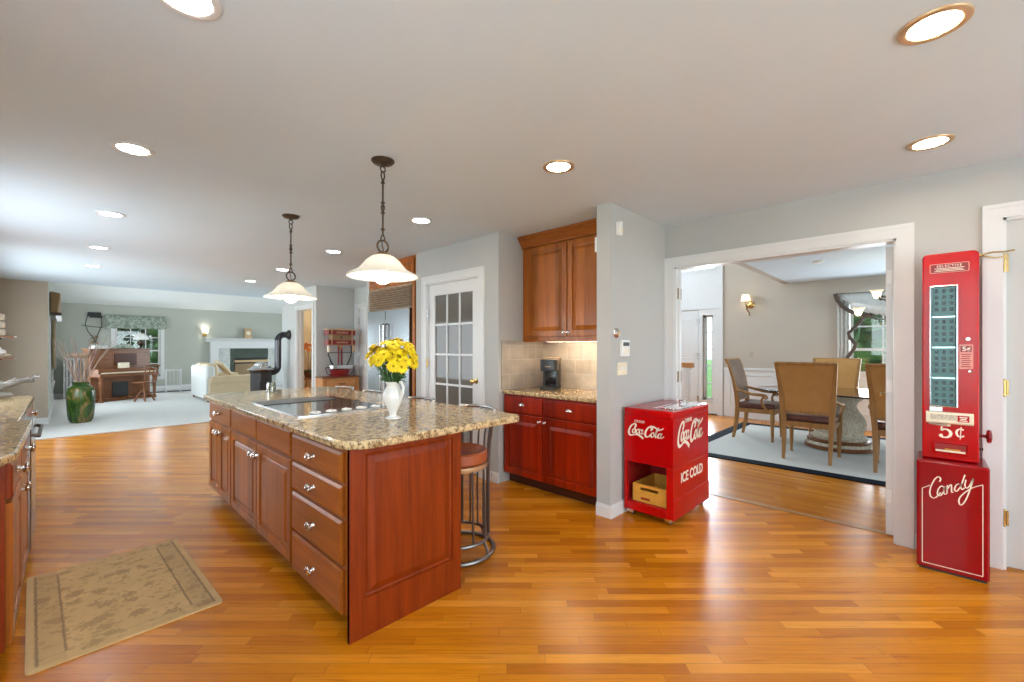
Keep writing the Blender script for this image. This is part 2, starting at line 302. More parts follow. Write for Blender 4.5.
# patterned rug and floral fabric
def rug_mat():
    m, nt, b = new_mat('beige_rug'); v = obj_coord(nt); s = N(nt, 'ShaderNodeSeparateXYZ'); nt.links.new(v, s.inputs[0])
    n0 = N(nt, 'ShaderNodeTexNoise'); n0.inputs['Scale'].default_value = 22; n0.inputs['Detail'].default_value = 3; nt.links.new(v, n0.inputs['Vector'])
    off = N(nt, 'ShaderNodeVectorMath'); off.operation = 'SUBTRACT'; nt.links.new(n0.outputs['Color'], off.inputs[0]); off.inputs[1].default_value = (0.5, 0.5, 0.5)
    sc_ = N(nt, 'ShaderNodeVectorMath'); sc_.operation = 'SCALE'; nt.links.new(off.outputs[0], sc_.inputs[0]); sc_.inputs['Scale'].default_value = 0.05
    dv = N(nt, 'ShaderNodeVectorMath'); dv.operation = 'ADD'; nt.links.new(v, dv.inputs[0]); nt.links.new(sc_.outputs[0], dv.inputs[1])
    def motif(scale, rnd_, thr, freq):
        vo = N(nt, 'ShaderNodeTexVoronoi'); vo.feature = 'F1'; vo.inputs['Scale'].default_value = scale; vo.inputs['Randomness'].default_value = rnd_; nt.links.new(dv.outputs[0], vo.inputs['Vector'])
        w = math_(nt, 'SINE', math_(nt, 'MULTIPLY', vo.outputs['Distance'], freq))
        return math_(nt, 'MULTIPLY', math_(nt, 'GREATER_THAN', w, 0.1), math_(nt, 'LESS_THAN', vo.outputs['Distance'], thr))
    n1 = noise(nt, v, 6, 3, 0.6); n2 = noise(nt, v, 150, 3, 0.7); n3 = noise(nt, v, 34, 4, 0.7, 1.0)
    ax = math_(nt, 'ABSOLUTE', s.outputs['X']); ay = math_(nt, 'ABSOLUTE', s.outputs['Y'])
    def blob(scale, rnd_, thr):
        vo = N(nt, 'ShaderNodeTexVoronoi'); vo.feature = 'F1'; vo.inputs['Scale'].default_value = scale; vo.inputs['Randomness'].default_value = rnd_; nt.links.new(v, vo.inputs['Vector'])
        return math_(nt, 'LESS_THAN', math_(nt, 'ADD', vo.outputs['Distance'], math_(nt, 'MULTIPLY', math_(nt, 'SUBTRACT', n3, 0.5), 1.3)), thr)
    pat = math_(nt, 'MAXIMUM', blob(9.5, 0.75, 0.34), math_(nt, 'MULTIPLY', blob(24.0, 1.0, 0.33), 0.6))
    base = ramp(nt, n1, [(0.3, (0.56, 0.38, 0.165)), (0.7, (0.68, 0.48, 0.225))])
    outer = math_(nt, 'MAXIMUM', math_(nt, 'GREATER_THAN', ax, 0.320), math_(nt, 'GREATER_THAN', ay, 0.525))
    c = mixc(nt, math_(nt, 'MULTIPLY', math_(nt, 'MULTIPLY', pat, math_(nt, 'SUBTRACT', 1.0, outer)), math_(nt, 'ADD', math_(nt, 'MULTIPLY', n1, 0.6), 0.30)), base, (0.21, 0.12, 0.035))
    endband = math_(nt, 'MULTIPLY', math_(nt, 'GREATER_THAN', ax, 0.225), math_(nt, 'SUBTRACT', 1.0, outer))
    c = mixc(nt, math_(nt, 'MULTIPLY', endband, 0.30), c, (0.33, 0.20, 0.085))
    def line(k, c0, w): return math_(nt, 'LESS_THAN', math_(nt, 'ABSOLUTE', math_(nt, 'SUBTRACT', k, c0)), w)
    wob = math_(nt, 'MULTIPLY', math_(nt, 'SUBTRACT', n3, 0.5), 0.018); axw = math_(nt, 'ADD', ax, wob); ayw = math_(nt, 'ADD', ay, wob)
    l1 = math_(nt, 'MULTIPLY', line(axw, 0.225, 0.0045), math_(nt, 'LESS_THAN', ay, 0.47))
    l2 = math_(nt, 'MAXIMUM', math_(nt, 'MULTIPLY', line(axw, 0.312, 0.0045), math_(nt, 'LESS_THAN', ay, 0.52)), math_(nt, 'MULTIPLY', math_(nt, 'MULTIPLY', line(ayw, 0.475, 0.003), math_(nt, 'LESS_THAN', ax, 0.315)), 0.45))
    c = mixc(nt, math_(nt, 'MULTIPLY', math_(nt, 'MAXIMUM', l1, l2), 0.8), c, (0.15, 0.085, 0.03))
    c = mixc(nt, math_(nt, 'MULTIPLY', n2, 0.30), c, (0.70, 0.54, 0.31))
    nt.links.new(c, b.inputs['Base Color']); setp(b, Roughness=0.95); bump(nt, b, n2, 0.5, 0.003); M['beige_rug'] = m
rug_mat()
def floral():
    m, nt, b = new_mat('floral'); v = obj_coord(nt); n = noise(nt, v, 16, 3, 0.6, 1.2)
    nt.links.new(ramp(nt, n, [(0.38, (0.16, 0.20, 0.16)), (0.48, (0.26, 0.31, 0.26)), (0.58, (0.42, 0.46, 0.39))]), b.inputs['Base Color']); setp(b, Roughness=0.85); M['floral'] = m
floral()
def vase_green():
    m, nt, b = new_mat('vase_green'); v = obj_coord(nt, (1, 1, 0.5)); n = noise(nt, v, 7, 4, 0.6, 1.5)
    nt.links.new(ramp(nt, n, [(0.40, (0.015, 0.045, 0.008)), (0.52, (0.05, 0.11, 0.012)), (0.60, (0.16, 0.10, 0.03)), (0.70, (0.42, 0.31, 0.17))]), b.inputs['Base Color']); setp(b, Roughness=0.15); M['vase_green'] = m
vase_green()

# ---------------------------------------------------------------- geometry helpers
class MB:
    def __init__(s): s.v = []; s.f = []
    def add(s, vs, fs):
        n = len(s.v); s.v += [tuple(p) for p in vs]; s.f += [tuple(i+n for i in f) for f in fs]; return s
    def mark(s): return len(s.v)
    def xf(s, start, mat):
        for i in range(start, len(s.v)): s.v[i] = tuple(mat @ Vector(s.v[i]))
        return s
    def box(s, x0, y0, z0, x1, y1, z1):
        if x0 > x1: x0, x1 = x1, x0
        if y0 > y1: y0, y1 = y1, y0
        if z0 > z1: z0, z1 = z1, z0
        return s.add([(x0,y0,z0),(x1,y0,z0),(x1,y1,z0),(x0,y1,z0),(x0,y0,z1),(x1,y0,z1),(x1,y1,z1),(x0,y1,z1)],
              [(0,3,2,1),(4,5,6,7),(0,1,5,4),(1,2,6,5),(2,3,7,6),(3,0,4,7)])
    def rings(s, x0, x1, z0, z1, steps, cap=True, back=True):
        """nested rectangles facing -y: steps = [(inset, y)]"""
        n = len(s.v); k = len(steps)
        for i, y in steps: s.v += [(x0+i, y, z0+i), (x1-i, y, z0+i), (x1-i, y, z1-i), (x0+i, y, z1-i)]
        for j in range(k-1):
            a = n+4*j; b = a+4
            for q in range(4):
                r = (q+1) % 4; s.f.append((a+q, a+r, b+r, b+q))
        if cap: a = n+4*(k-1); s.f.append((a, a+1, a+2, a+3))
        if back: s.f.append((n+3, n+2, n+1, n))
        return s
    def prism(s, poly, z0, z1, axis='z'):
        """poly in the plane normal to axis. z: (x,y); y: (x,z); x: (y,z)"""
        n = len(poly)
        def P(a, b, h): return {'z': (a, b, h), 'y': (a, h, b), 'x': (h, a, b)}[axis]
        return s.add([P(a, b, z0) for a, b in poly]+[P(a, b, z1) for a, b in poly],
              [tuple(range(n))[::-1], tuple(range(n, 2*n))]+[(i, (i+1) % n, n+(i+1) % n, n+i) for i in range(n)])
    def lathe(s, prof, c=(0, 0, 0), n=24, axis='z', sx=1, sy=1):
        st = len(s.v); m = len(prof)
        for r, z in prof:
            for i in range(n):
                a = 2*pi*i/n; p = (r*cos(a)*sx, r*sin(a)*sy, z)
                if axis == 'x': p = (p[2], p[0], p[1])
                elif axis == 'y': p = (p[0], p[2], p[1])
                s.v.append((p[0]+c[0], p[1]+c[1], p[2]+c[2]))
        for j in range(m-1):
            for i in range(n):
                k = (i+1) % n; s.f.append((st+j*n+i, st+j*n+k, st+(j+1)*n+k, st+(j+1)*n+i))
        if prof[0][0] > 1e-6: s.f.append(tuple(st+i for i in range(n))[::-1])
        if prof[-1][0] > 1e-6: s.f.append(tuple(st+(m-1)*n+i for i in range(n)))
        return s
    def cyl(s, c, r, z0, z1, n=16, axis='z'): return s.lathe([(r, z0), (r, z1)], c, n, axis)
    def tube(s, path, r, n=8, closed=False):
        P = [Vector(p) for p in path]; m = len(P); st = len(s.v)
        R = r if isinstance(r, (list, tuple)) else [r]*m
        up = None
        for i in range(m):
            if closed: t = P[(i+1) % m]-P[i-1]
            else: t = P[min(i+1, m-1)]-P[max(i-1, 0)]
            t.normalize()
            if up is None:
                a = Vector((0, 0, 1)) if abs(t.z) < 0.9 else Vector((1, 0, 0))
                up = (a - t*a.dot(t)).normalized()
            else: up = (up - t*up.dot(t)).normalized()
            w = t.cross(up)
            for k in range(n):
                a = 2*pi*k/n; s.v.append(tuple(P[i]+(up*cos(a)+w*sin(a))*R[i]))
        for i in range(m if closed else m-1):
            j = (i+1) % m
            for k in range(n):
                q = (k+1) % n; s.f.append((st+i*n+k, st+i*n+q, st+j*n+q, st+j*n+k))
        if not closed:
            s.f.append(tuple(st+k for k in range(n))[::-1]); s.f.append(tuple(st+(m-1)*n+k for k in range(n)))
        return s
    def sph(s, c, r, n=12, m=8):
        if isinstance(r, (int, float)): r = (r, r, r)
        st = len(s.v); s.v.append((c[0], c[1], c[2]-r[2]))
        for j in range(1, m):
            t = -pi/2+pi*j/m
            for i in range(n):
                a = 2*pi*i/n; s.v.append((c[0]+r[0]*cos(t)*cos(a), c[1]+r[1]*cos(t)*sin(a), c[2]+r[2]*sin(t)))
        s.v.append((c[0], c[1], c[2]+r[2])); top = len(s.v)-1
        for i in range(n): s.f.append((st, st+1+(i+1) % n, st+1+i)); s.f.append((top, st+1+(m-2)*n+i, st+1+(m-2)*n+(i+1) % n))
        for j in range(m-2):
            for i in range(n):
                k = (i+1) % n; s.f.append((st+1+j*n+i, st+1+j*n+k, st+1+(j+1)*n+k, st+1+(j+1)*n+i))
        return s
    def ring(s, c, R, r, n=32, k=8, axis='z'):
        pts = []
        for i in range(n):
            a = 2*pi*i/n
            p = {'z': (R*cos(a), R*sin(a), 0), 'y': (R*cos(a), 0, R*sin(a)), 'x': (0, R*cos(a), R*sin(a))}[axis]
            pts.append((c[0]+p[0], c[1]+p[1], c[2]+p[2]))
        return s.tube(pts, r, k, True)
    def sheet(s, rows, thick=None):
        """grid of points; optional thickness vector"""
        m, n = len(rows), len(rows[0]); st = len(s.v)
        for r in rows: s.v += [tuple(p) for p in r]
        q = lambda i, j, o=0: st+o+i*n+j
        for i in range(m-1):
            for j in range(n-1): s.f.append((q(i, j), q(i, j+1), q(i+1, j+1), q(i+1, j)))
        if thick:
            o = m*n
            for r in rows: s.v += [(p[0]+thick[0], p[1]+thick[1], p[2]+thick[2]) for p in r]
            for i in range(m-1):
                for j in range(n-1): s.f.append((q(i, j, o), q(i+1, j, o), q(i+1, j+1, o), q(i, j+1, o)))
            for i in range(m-1):
                for j in (0, n-1): s.f.append((q(i, j), q(i+1, j), q(i+1, j, o), q(i, j, o)))
            for j in range(n-1):
                for i in (0, m-1): s.f.append((q(i, j), q(i, j+1), q(i, j+1, o), q(i, j, o)))
        return s
    def stroke(s, pts, w, nib=radians(35), thin=0.35, depth=0.002, sub=6, mono=False):
        """calligraphic ribbon in the xz plane, front face at y = -depth"""
        P = [Vector((p[0], p[1])) for p in pts]
        if len(P) == 2: C = [P[0].lerp(P[1], k/2) for k in range(3)]
        else:
            C = []
            for i in range(len(P)-1):
                a, b, c, d = P[max(i-1, 0)], P[i], P[i+1], P[min(i+2, len(P)-1)]
                for k in range(sub):
                    t = k/sub
                    C.append(0.5*((2*b)+(c-a)*t+(2*a-5*b+4*c-d)*t*t+(3*b-a-3*c+d)*t*t*t))
            C.append(P[-1])
        L, R = [], []
        for i, p in enumerate(C):
            t = (C[min(i+1, len(C)-1)]-C[max(i-1, 0)])
            if t.length < 1e-9: t = Vector((1, 0))
            t.normalize(); nn = Vector((-t.y, t.x))
            ww = w if mono else w*(thin+(1-thin)*abs(sin(math.atan2(t.y, t.x)-nib)))
            L.append(p+nn*ww/2); R.append(p-nn*ww/2)
        st = len(s.v); m = len(C)
        for y in (-depth, 0):
            for q in L: s.v.append((q.x, y, q.y))
            for q in R: s.v.append((q.x, y, q.y))
        for i in range(m-1):
            s.f.append((st+i, st+i+1, st+m+i+1, st+m+i)); 
            s.f.append((st+2*m+i, st+2*m+i+1, st+i+1, st+i)); s.f.append((st+m+i, st+m+i+1, st+3*m+i+1, st+3*m+i))
        s.f.append((st, st+m, st+3*m, st+2*m)); s.f.append((st+m-1, st+2*m-1, st+4*m-1, st+3*m-1))
        return s
    def build(s, name, mat, parent=None, smooth=True, bevel=0, seg=2, angle=40, sub=0, loc=None, solid=0, recalc=True):
        me = bpy.data.meshes.new(name); me.from_pydata(s.v, [], s.f)
        if recalc:
            bm = bmesh.new(); bm.from_mesh(me); bmesh.ops.recalc_face_normals(bm, faces=bm.faces); bm.to_mesh(me); bm.free()
        me.materials.append(M[mat] if isinstance(mat, str) else mat)
        if smooth:
            me.polygons.foreach_set('use_smooth', [True]*len(me.polygons))
            if not bevel: me.set_sharp_from_angle(angle=radians(angle if not sub else 180))
        o = bpy.data.objects.new(name, me); COL.objects.link(o)
        if parent: o.parent = parent
        if loc: o.location = loc
        if solid:
            m = o.modifiers.new('solid', 'SOLIDIFY'); m.thickness = solid
        if bevel:
            m = o.modifiers.new('bevel', 'BEVEL'); m.width = bevel; m.segments = seg; m.limit_method = 'ANGLE'; m.angle_limit = radians(35); m.harden_normals = True
        if sub:
            m = o.modifiers.new('sub', 'SUBSURF'); m.levels = sub; m.render_levels = sub
        return o
def tag(o, label, cat, group=None, kind=None):
    if label: o['label'] = label
    if cat: o['category'] = cat
    if group: o['group'] = group
    if kind: o['kind'] = kind
    return o
def thing(name, label, cat, loc=(0, 0, 0), rz=0, group=None):
    o = bpy.data.objects.new(name, None); COL.objects.link(o); o.location = loc; o.rotation_euler = (0, 0, rz)
    o.empty_display_size = 0.1
    return tag(o, label, cat, group)
def struct(name, mb, mat, label=None, cat=None, **k):
    k.setdefault('smooth', False)
    o = mb.build(name, mat, **k)
    if k.get('parent') is None: tag(o, label, cat, None, 'structure')
    return o
def sgroup(name, label, cat, loc=(0, 0, 0), rz=0):
    o = thing(name, label, cat, loc, rz); o['kind'] = 'structure'; return o
def copy_tree(o, parent=None):
    c = o.copy(); COL.objects.link(c)
    if parent: c.parent = parent
    for ch in list(o.children): copy_tree(ch, c)
    return c
def text(body, size, mat, parent, loc, name='lettering', extrude=0.001, align='CENTER', sx=1.0, rot=(pi/2, 0, 0), space=1.0, offset=0.0):
    cu = bpy.data.curves.new(name, 'FONT'); cu.body = body; cu.size = size; cu.extrude = extrude; cu.align_x = align; cu.align_y = 'CENTER'
    cu.space_character = space; cu.offset = offset; cu.materials.append(M[mat])
    tmp = bpy.data.objects.new('tmp_text', cu); COL.objects.link(tmp); bpy.context.view_layer.update()
    me = bpy.data.meshes.new_from_object(tmp.evaluated_get(bpy.context.evaluated_depsgraph_get())); me.name = name; bpy.data.objects.remove(tmp)
    if not me.materials: me.materials.append(M[mat])
    o = bpy.data.objects.new(name, me); COL.objects.link(o); o.parent = parent; o.location = loc; o.rotation_euler = rot; o.scale = (sx, 1, 1)
    return o
RX = -pi/2   # things whose front faces -X : local x runs along -Y
# ================================================================ STRUCTURE
CZ = 2.46
def wall(name, axis, p0, p1, a0, a1, z0, z1, mat, openings=(), label=None):
    """slab between p0 and p1 on AXIS, running a0..a1 on the other, with rectangular openings (a,b,z0,z1)"""
    mb = MB()
    def bx(a, b, za, zb):
        if b-a < 1e-4 or zb-za < 1e-4: return
        if axis == 'x': mb.box(p0, a, za, p1, b, zb)
        else: mb.box(a, p0, za, b, p1, zb)
    cur = a0
    for a, b, za, zb in sorted(openings):
        bx(cur, a, z0, z1); bx(a, b, z0, za); bx(a, b, zb, z1); cur = b
    bx(cur, a1, z0, z1)
    return struct(name, mb, mat)
# floors
struct('floor_kitchen', MB().box(-0.9, -3.1, -0.1, 4.10, 9.20, 0.0).box(3.3, 8.0, -0.1, 5.6, 9.7, -0.001), 'oak_strip_kitchen')
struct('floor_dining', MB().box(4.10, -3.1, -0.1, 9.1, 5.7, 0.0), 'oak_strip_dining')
struct('trim_threshold', MB().box(4.06, 0.17, 0.0, 4.12, 1.70, 0.004), 'chair_wood')
struct('floor_lounge_carpet', MB().box(-0.3, 9.20, -0.1, 6.6, 16.3, 0.012).box(-0.9, 9.20, -0.1, -0.3, 11.0, 0.012), 'carpet')
# ceilings
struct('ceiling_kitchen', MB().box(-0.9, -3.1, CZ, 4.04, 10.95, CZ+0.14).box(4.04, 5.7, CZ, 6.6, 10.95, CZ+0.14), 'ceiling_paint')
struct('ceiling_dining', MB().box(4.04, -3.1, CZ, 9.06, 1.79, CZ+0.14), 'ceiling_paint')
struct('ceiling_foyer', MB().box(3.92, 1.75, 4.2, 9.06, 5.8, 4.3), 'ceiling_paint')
# vaulted lounge ceiling: slopes up from the far wall, ridge over the middle
struct('ceiling_lounge', MB().prism([(16.35, 2.42), (13.4, 3.75), (10.80, 2.72), (10.80, 2.92), (13.4, 3.95), (16.35, 2.62)], -0.3, 6.7, 'x'), 'vault_paint')
struct('wall_lounge_end', MB().box(-0.2, 10.85, CZ+0.02, 6.6, 10.95, 2.95), 'vault_paint')
# kitchen walls
wall('wall_left', 'x', -0.9, -0.8, -3.1, 10.95, 0, CZ, 'taupe_paint', [(-0.85, 1.45, 0.55, 2.35), (4.4, 6.2, 1.0, 2.1), (7.15, 10.05, 0.5, 2.35)])  # last opening is the added window lighting the far kitchen
wall('wall_rear', 'y', -3.1, -3.0, -0.9, 9.1, 0, CZ, 'grey_paint', [(-0.15, 3.35, 0.35, 2.3), (5.3, 7.9, 0.45, 2.3)])
wall('wall_far_stub', 'y', 10.95, 11.07, -0.9, -0.2, 0, 2.9, 'taupe_paint')
wall('wall_dining_partition', 'x', 3.92, 4.04, -3.1, 1.80, 0, CZ, 'grey_paint', [(0.165, 1.70, 0, 2.07), (-1.20, -0.315, 0, 2.11)])
wall('wall_column', 'y', 1.79, 1.915, 2.955, 4.04, 0, CZ, 'grey_paint')
wall('wall_niche_rear', 'x', 3.63, 3.92, 1.915, 3.04, 0, CZ, 'grey_paint')
wall('wall_niche_side', 'y', 3.04, 3.12, 2.955, 4.04, 0, CZ, 'grey_paint')
wall('wall_pantry', 'x', 2.955, 3.04, 3.12, 4.47, 0, CZ, 'grey_paint', [(3.325, 4.245, 0, 2.07)])
wall('wall_pantry_rear', 'x', 3.90, 4.04, 1.9, 8.03, 0, 4.25, 'hall_paint', [(7.12, 7.90, 0, 2.07)])
wall('wall_pantry_side', 'y', 4.40, 4.50, 3.04, 3.90, 0, CZ, 'grey_paint')
wall('wall_fridge_side', 'y', 5.66, 5.74, 2.97, 3.90, 0, CZ, 'grey_paint')
wall('wall_hall_rear', 'y', 8.03, 8.15, 3.18, 5.6, 0, CZ, 'hall_paint')
wall('wall_hall_left', 'x', 3.18, 3.30, 8.15, 9.80, 0, CZ, 'hall_paint', [(8.20, 8.95, 0, 2.06)])
wall('wall_powder_rear', 'x', 5.5, 5.6, 8.15, 9.80, 0, CZ, 'cream_paint')
struct('wall_powder_lining', MB().box(3.30, 9.66, 0, 5.5, 9.69, CZ).box(3.30, 8.15, 0, 5.5, 8.17, CZ), 'cream_paint')
wall('wall_lounge_return', 'y', 9.69, 9.80, 3.30, 6.6, 0, CZ, 'sage_paint')
# lounge
wall('wall_lounge_left', 'x', -0.32, -0.20, 11.07, 16.2, 0, 3.9, 'sage_paint', [(12.0, 14.6, 0.55, 2.1)])
wall('wall_lounge_far', 'y', 16.2, 16.32, -0.32, 6.6, 0, 3.0, 'sage_paint', [(0.97, 1.95, 0.48, 1.98)])
wall('wall_lounge_right', 'x', 6.5, 6.6, 9.8, 16.3, 0, 3.9, 'sage_paint', [(12.0, 14.2, 0.4, 2.1)])
# dining and foyer
wall('wall_dining_far', 'x', 8.92, 9.04, -3.1, 5.8, 0, 2.5, 'dining_paint', [(-0.72, 0.95, 0.55, 2.04), (3.08, 3.28, 0.28, 1.97)])
wall('wall_foyer_far', 'x', 8.92, 9.04, 1.7, 5.8, 2.5, 4.25, 'dining_paint', [(3.02, 4.3, 2.86, 3.25)])
wall('wall_foyer_left', 'y', 5.6, 5.7, 4.04, 8.92, 0, 4.25, 'dining_paint', [(5.3, 7.7, 2.2, 3.8)])
wall('wall_foyer_upper', 'y', 1.79, 1.89, 4.04, 8.92, CZ, 4.25, 'dining_paint')
struct('wall_foyer_closing', MB().box(3.92, 1.70, CZ+0.14, 4.04, 1.9, 4.25), 'dining_paint')

# baseboards
def baseboard(name, segs, h=0.10, t=0.014):
    mb = MB()
    for axis, p, a, b, d in segs:   # d = direction the board projects
        for (k0, k1, z0, z1) in ((0, t, 0, h-0.015), (0, t*0.55, h-0.015, h)):
            q0, q1 = sorted((p, p+d*k1))
            if axis == 'x': mb.box(q0, a, z0, q1, b, z1)
            else: mb.box(a, q0, z0, b, q1, z1)
    return struct(name, mb, 'white_trim')
baseboard('baseboard_column', [('x', 2.955, 1.79, 1.915, -1), ('y', 1.79, 2.941, 3.92, -1)])
baseboard('baseboard_pantry', [('x', 2.955, 3.03, 3.13, -1), ('x', 2.955, 4.33, 4.47, -1), ('x', 2.955, 3.12, 3.24, -1)])
baseboard('baseboard_right', [('x', 3.92, -0.23, 0.07, -1)])
baseboard('baseboard_hall', [('y', 8.03, 3.18, 3.9, -1), ('x', 3.18, 8.0, 8.11, -1), ('x', 3.18, 9.04, 9.8, -1)])
baseboard('baseboard_lounge', [('x', -0.2, 10.94, 16.2, 1), ('y', 16.2, -0.2, 6.5, -1), ('y', 10.95, -0.80, -0.19, -1)], 0.12, 0.016)
baseboard('baseboard_dining', [('x', 8.92, -3.0, 2.86, -1)], 0.13)

# window unit builder -------------------------------------------------------
wcount = [0]
def window(axis, p, d, a0, a1, z0, z1, cols, rows, label, casing=0.09, mid=True):
    """opening in a wall whose room face is at p; d = direction into the room"""
    wcount[0] += 1
    g = sgroup('window_%d' % wcount[0], label, 'window', ((p, (a0+a1)/2, z0) if axis == 'x' else ((a0+a1)/2, p, z0)))
    mid_a = (a0+a1)/2
    def bx(mb, q0, q1, a, b, za, zb):
        q0, q1 = sorted((q0*d, q1*d))
        if axis == 'x': mb.box(q0, a-mid_a, za-z0, q1, b-mid_a, zb-z0)
        else: mb.box(a-mid_a, q0, za-z0, b-mid_a, q1, zb-z0)
    mb = MB(); c = casing
    bx(mb, 0, 0.02, a0-c, a0, z0-c, z1+c); bx(mb, 0, 0.02, a1, a1+c, z0-c, z1+c); bx(mb, 0, 0.02, a0, a1, z1, z1+c); bx(mb, 0, 0.045, a0-c-0.02, a1+c+0.02, z0-0.03, z0); bx(mb, 0, 0.018, a0, a1, z0-c, z0-0.03)
    mb.build('casing', 'white_trim', g, smooth=False)
    mb = MB(); f = 0.045
    bx(mb, -0.09, -0.04, a0, a0+f, z0, z1); bx(mb, -0.09, -0.04, a1-f, a1, z0, z1); bx(mb, -0.09, -0.04, a0, a1, z0, z0+f); bx(mb, -0.09, -0.04, a0, a1, z1-f, z1)
    if mid: bx(mb, -0.09, -0.035, a0, a1, (z0+z1)/2-0.022, (z0+z1)/2+0.022)
    mb.build('sash', 'white_trim', g, smooth=False)
    mb = MB()
    for i in range(1, cols): a = a0+(a1-a0)*i/cols; bx(mb, -0.075, -0.055, a-0.011, a+0.011, z0, z1)
    for j in range(1, rows):
        z = z0+(z1-z0)*j/rows
        if mid and abs(j*2-rows) < 0.1: continue
        bx(mb, -0.075, -0.055, a0, a1, z-0.011, z+0.011)
    if mb.v: mb.build('muntins', 'white_trim', g, smooth=False)
    mb = MB(); bx(mb, -0.067, -0.063, a0, a1, z0, z1); mb.build('glass_panes', 'window_glass', g, smooth=False)
    return g
window('y', 16.2, -1, 0.97, 1.95, 0.48, 1.98, 3, 4, 'white double-hung window behind the upright piano')
window('x', -0.2, 1, 12.0, 14.6, 0.55, 2.1, 4, 2, 'tall white window on the lounge side wall beside the brown curtain')
window('x', 6.5, -1, 12.0, 14.2, 0.4, 2.1, 4, 2, 'lounge window hidden behind the hall walls')
window('x', 8.92, -1, -0.72, 0.95, 0.55, 2.04, 4, 4, 'white grid window behind the dining table')
window('x', 8.92, -1, 3.08, 3.28, 0.28, 1.97, 1, 5, 'narrow sidelight window beside the white front door', 0.02, False)
window('x', 8.92, -1, 3.02, 4.3, 2.86, 3.25, 4, 1, 'transom window high above the front door', 0.05, False)
window('y', 5.6, -1, 5.3, 7.7, 2.2, 3.8, 4, 2, 'high foyer window above the stairs')
window('y', -3.0, 1, -0.15, 3.35, 0.35, 2.3, 4, 2, 'wide kitchen window behind the camera')
window('y', -3.0, 1, 5.3, 7.9, 0.45, 2.3, 3, 2, 'dining room side window')
window('x', -0.8, 1, -0.85, 1.45, 0.55, 2.35, 3, 2, 'kitchen side window beside the camera')
window('x', -0.8, 1, 7.15, 10.05, 0.5, 2.35, 4, 2, 'wide unseen window added beyond the left counter to brighten the far kitchen')
window('x', -0.8, 1, 4.4, 6.2, 1.0, 2.1, 3, 2, 'kitchen window above the left counter')

# door casings --------------------------------------------------------------
def casing(name, axis, p, d, a0, a1, z1, w=0.085, t=0.02, depth=0.12, jamb=True, left=True):
    mb = MB()
    def bx(q0, q1, a, b, za, zb):
        q0, q1 = sorted((p+d*q0, p+d*q1))
        if axis == 'x': mb.box(q0, a, za, q1, b, zb)
        else: mb.box(a, q0, za, b, q1, zb)
    for (k0, k1, tt) in ((0, w*0.72, t*0.7), (w*0.72, w, t)):
        bx(0, tt, a0-k1, a0-k0, 0, z1+k1); bx(0, tt, a1+k0, a1+k1, 0, z1+k1); bx(0, tt, a0-k0, a1+k0, z1+k0, z1+k1)
    if jamb:
        bx(-depth-0.002, 0.002, a0-0.002, a0+0.014, 0, z1); bx(-depth-0.002, 0.002, a1-0.014, a1+0.002, 0, z1); bx(-depth-0.002, 0.002, a0, a1, z1-0.014, z1+0.002)
        if left: bx(-depth*0.7, -depth*0.45, a0+0.014, a0+0.024, 0, z1-0.014)
        bx(-depth*0.7, -depth*0.45, a1-0.024, a1-0.014, 0, z1-0.014)
    return struct(name, mb, 'white_trim')
casing('trim_dining_opening', 'x', 3.92, -1, 0.165, 1.70, 2.07, 0.09, left=False)
casing('trim_dining_opening_inner', 'x', 4.04, 1, 0.165, 1.70, 2.07, 0.09, jamb=False)
casing('trim_closet_door', 'x', 3.92, -1, -1.20, -0.315, 2.11, 0.085)
casing('trim_pantry_door', 'x', 2.955, -1, 3.325, 4.245, 2.07, 0.085, depth=0.085)
casing('trim_hall_door', 'x', 3.90, -1, 7.12, 7.90, 2.07, 0.085)
casing('trim_powder_door', 'x', 3.18, -1, 8.20, 8.95, 2.06, 0.08)

# doors ---------------------------------------------------------------------
def hinge(parent, x, y, z, mat, h=0.09, name='hinge'):
    mb = MB().cyl((x, y, z), 0.008, -h/2, h/2, 10).sph((x, y, z+h/2), 0.009, 8, 6).sph((x, y, z-h/2), 0.009, 8, 6)
    mb.box(x-0.018, y-0.001, z-h/2, x+0.018, y+0.004, z+h/2)
    return mb.build(name, mat, parent)
# closet door, right edge of the photo (front faces -X ; local x = -Y)
d1 = sgroup('door_1', 'plain white closet door beside the red candy machine', 'door', (3.955, -0.32, 0.0), RX)
MB().rings(0.005, 0.875, 0.012, 2.10, [(0, 0.03), (0, 0.0)]).build('door_leaf', 'white_door', d1, smooth=False)
for z in (0.31, 1.09): hinge(d1, 0.0, -0.006-0.03, z, 'brass')
hl = MB().cyl((0.0, -0.036, 1.84), 0.008, -0.055, 0.055, 10); hl.box(-0.014, -0.033, 1.785, 0.018, -0.029, 1.895); hl.build('hinge', 'brass', d1)
lt = MB().tube([(-0.10, -0.07, 1.895), (-0.05, -0.078, 1.905), (0.0, -0.05, 1.905), (0.04, -0.05, 1.91)], 0.005, 6).tube([(-0.10, -0.07, 1.895), (-0.08, -0.08, 1.885), (-0.04, -0.062, 1.872), (0.0, -0.045, 1.875)], 0.004, 6)
lt.sph((-0.10, -0.07, 1.893), 0.009, 8, 6); lt.build('latch_hook', 'brass', d1)
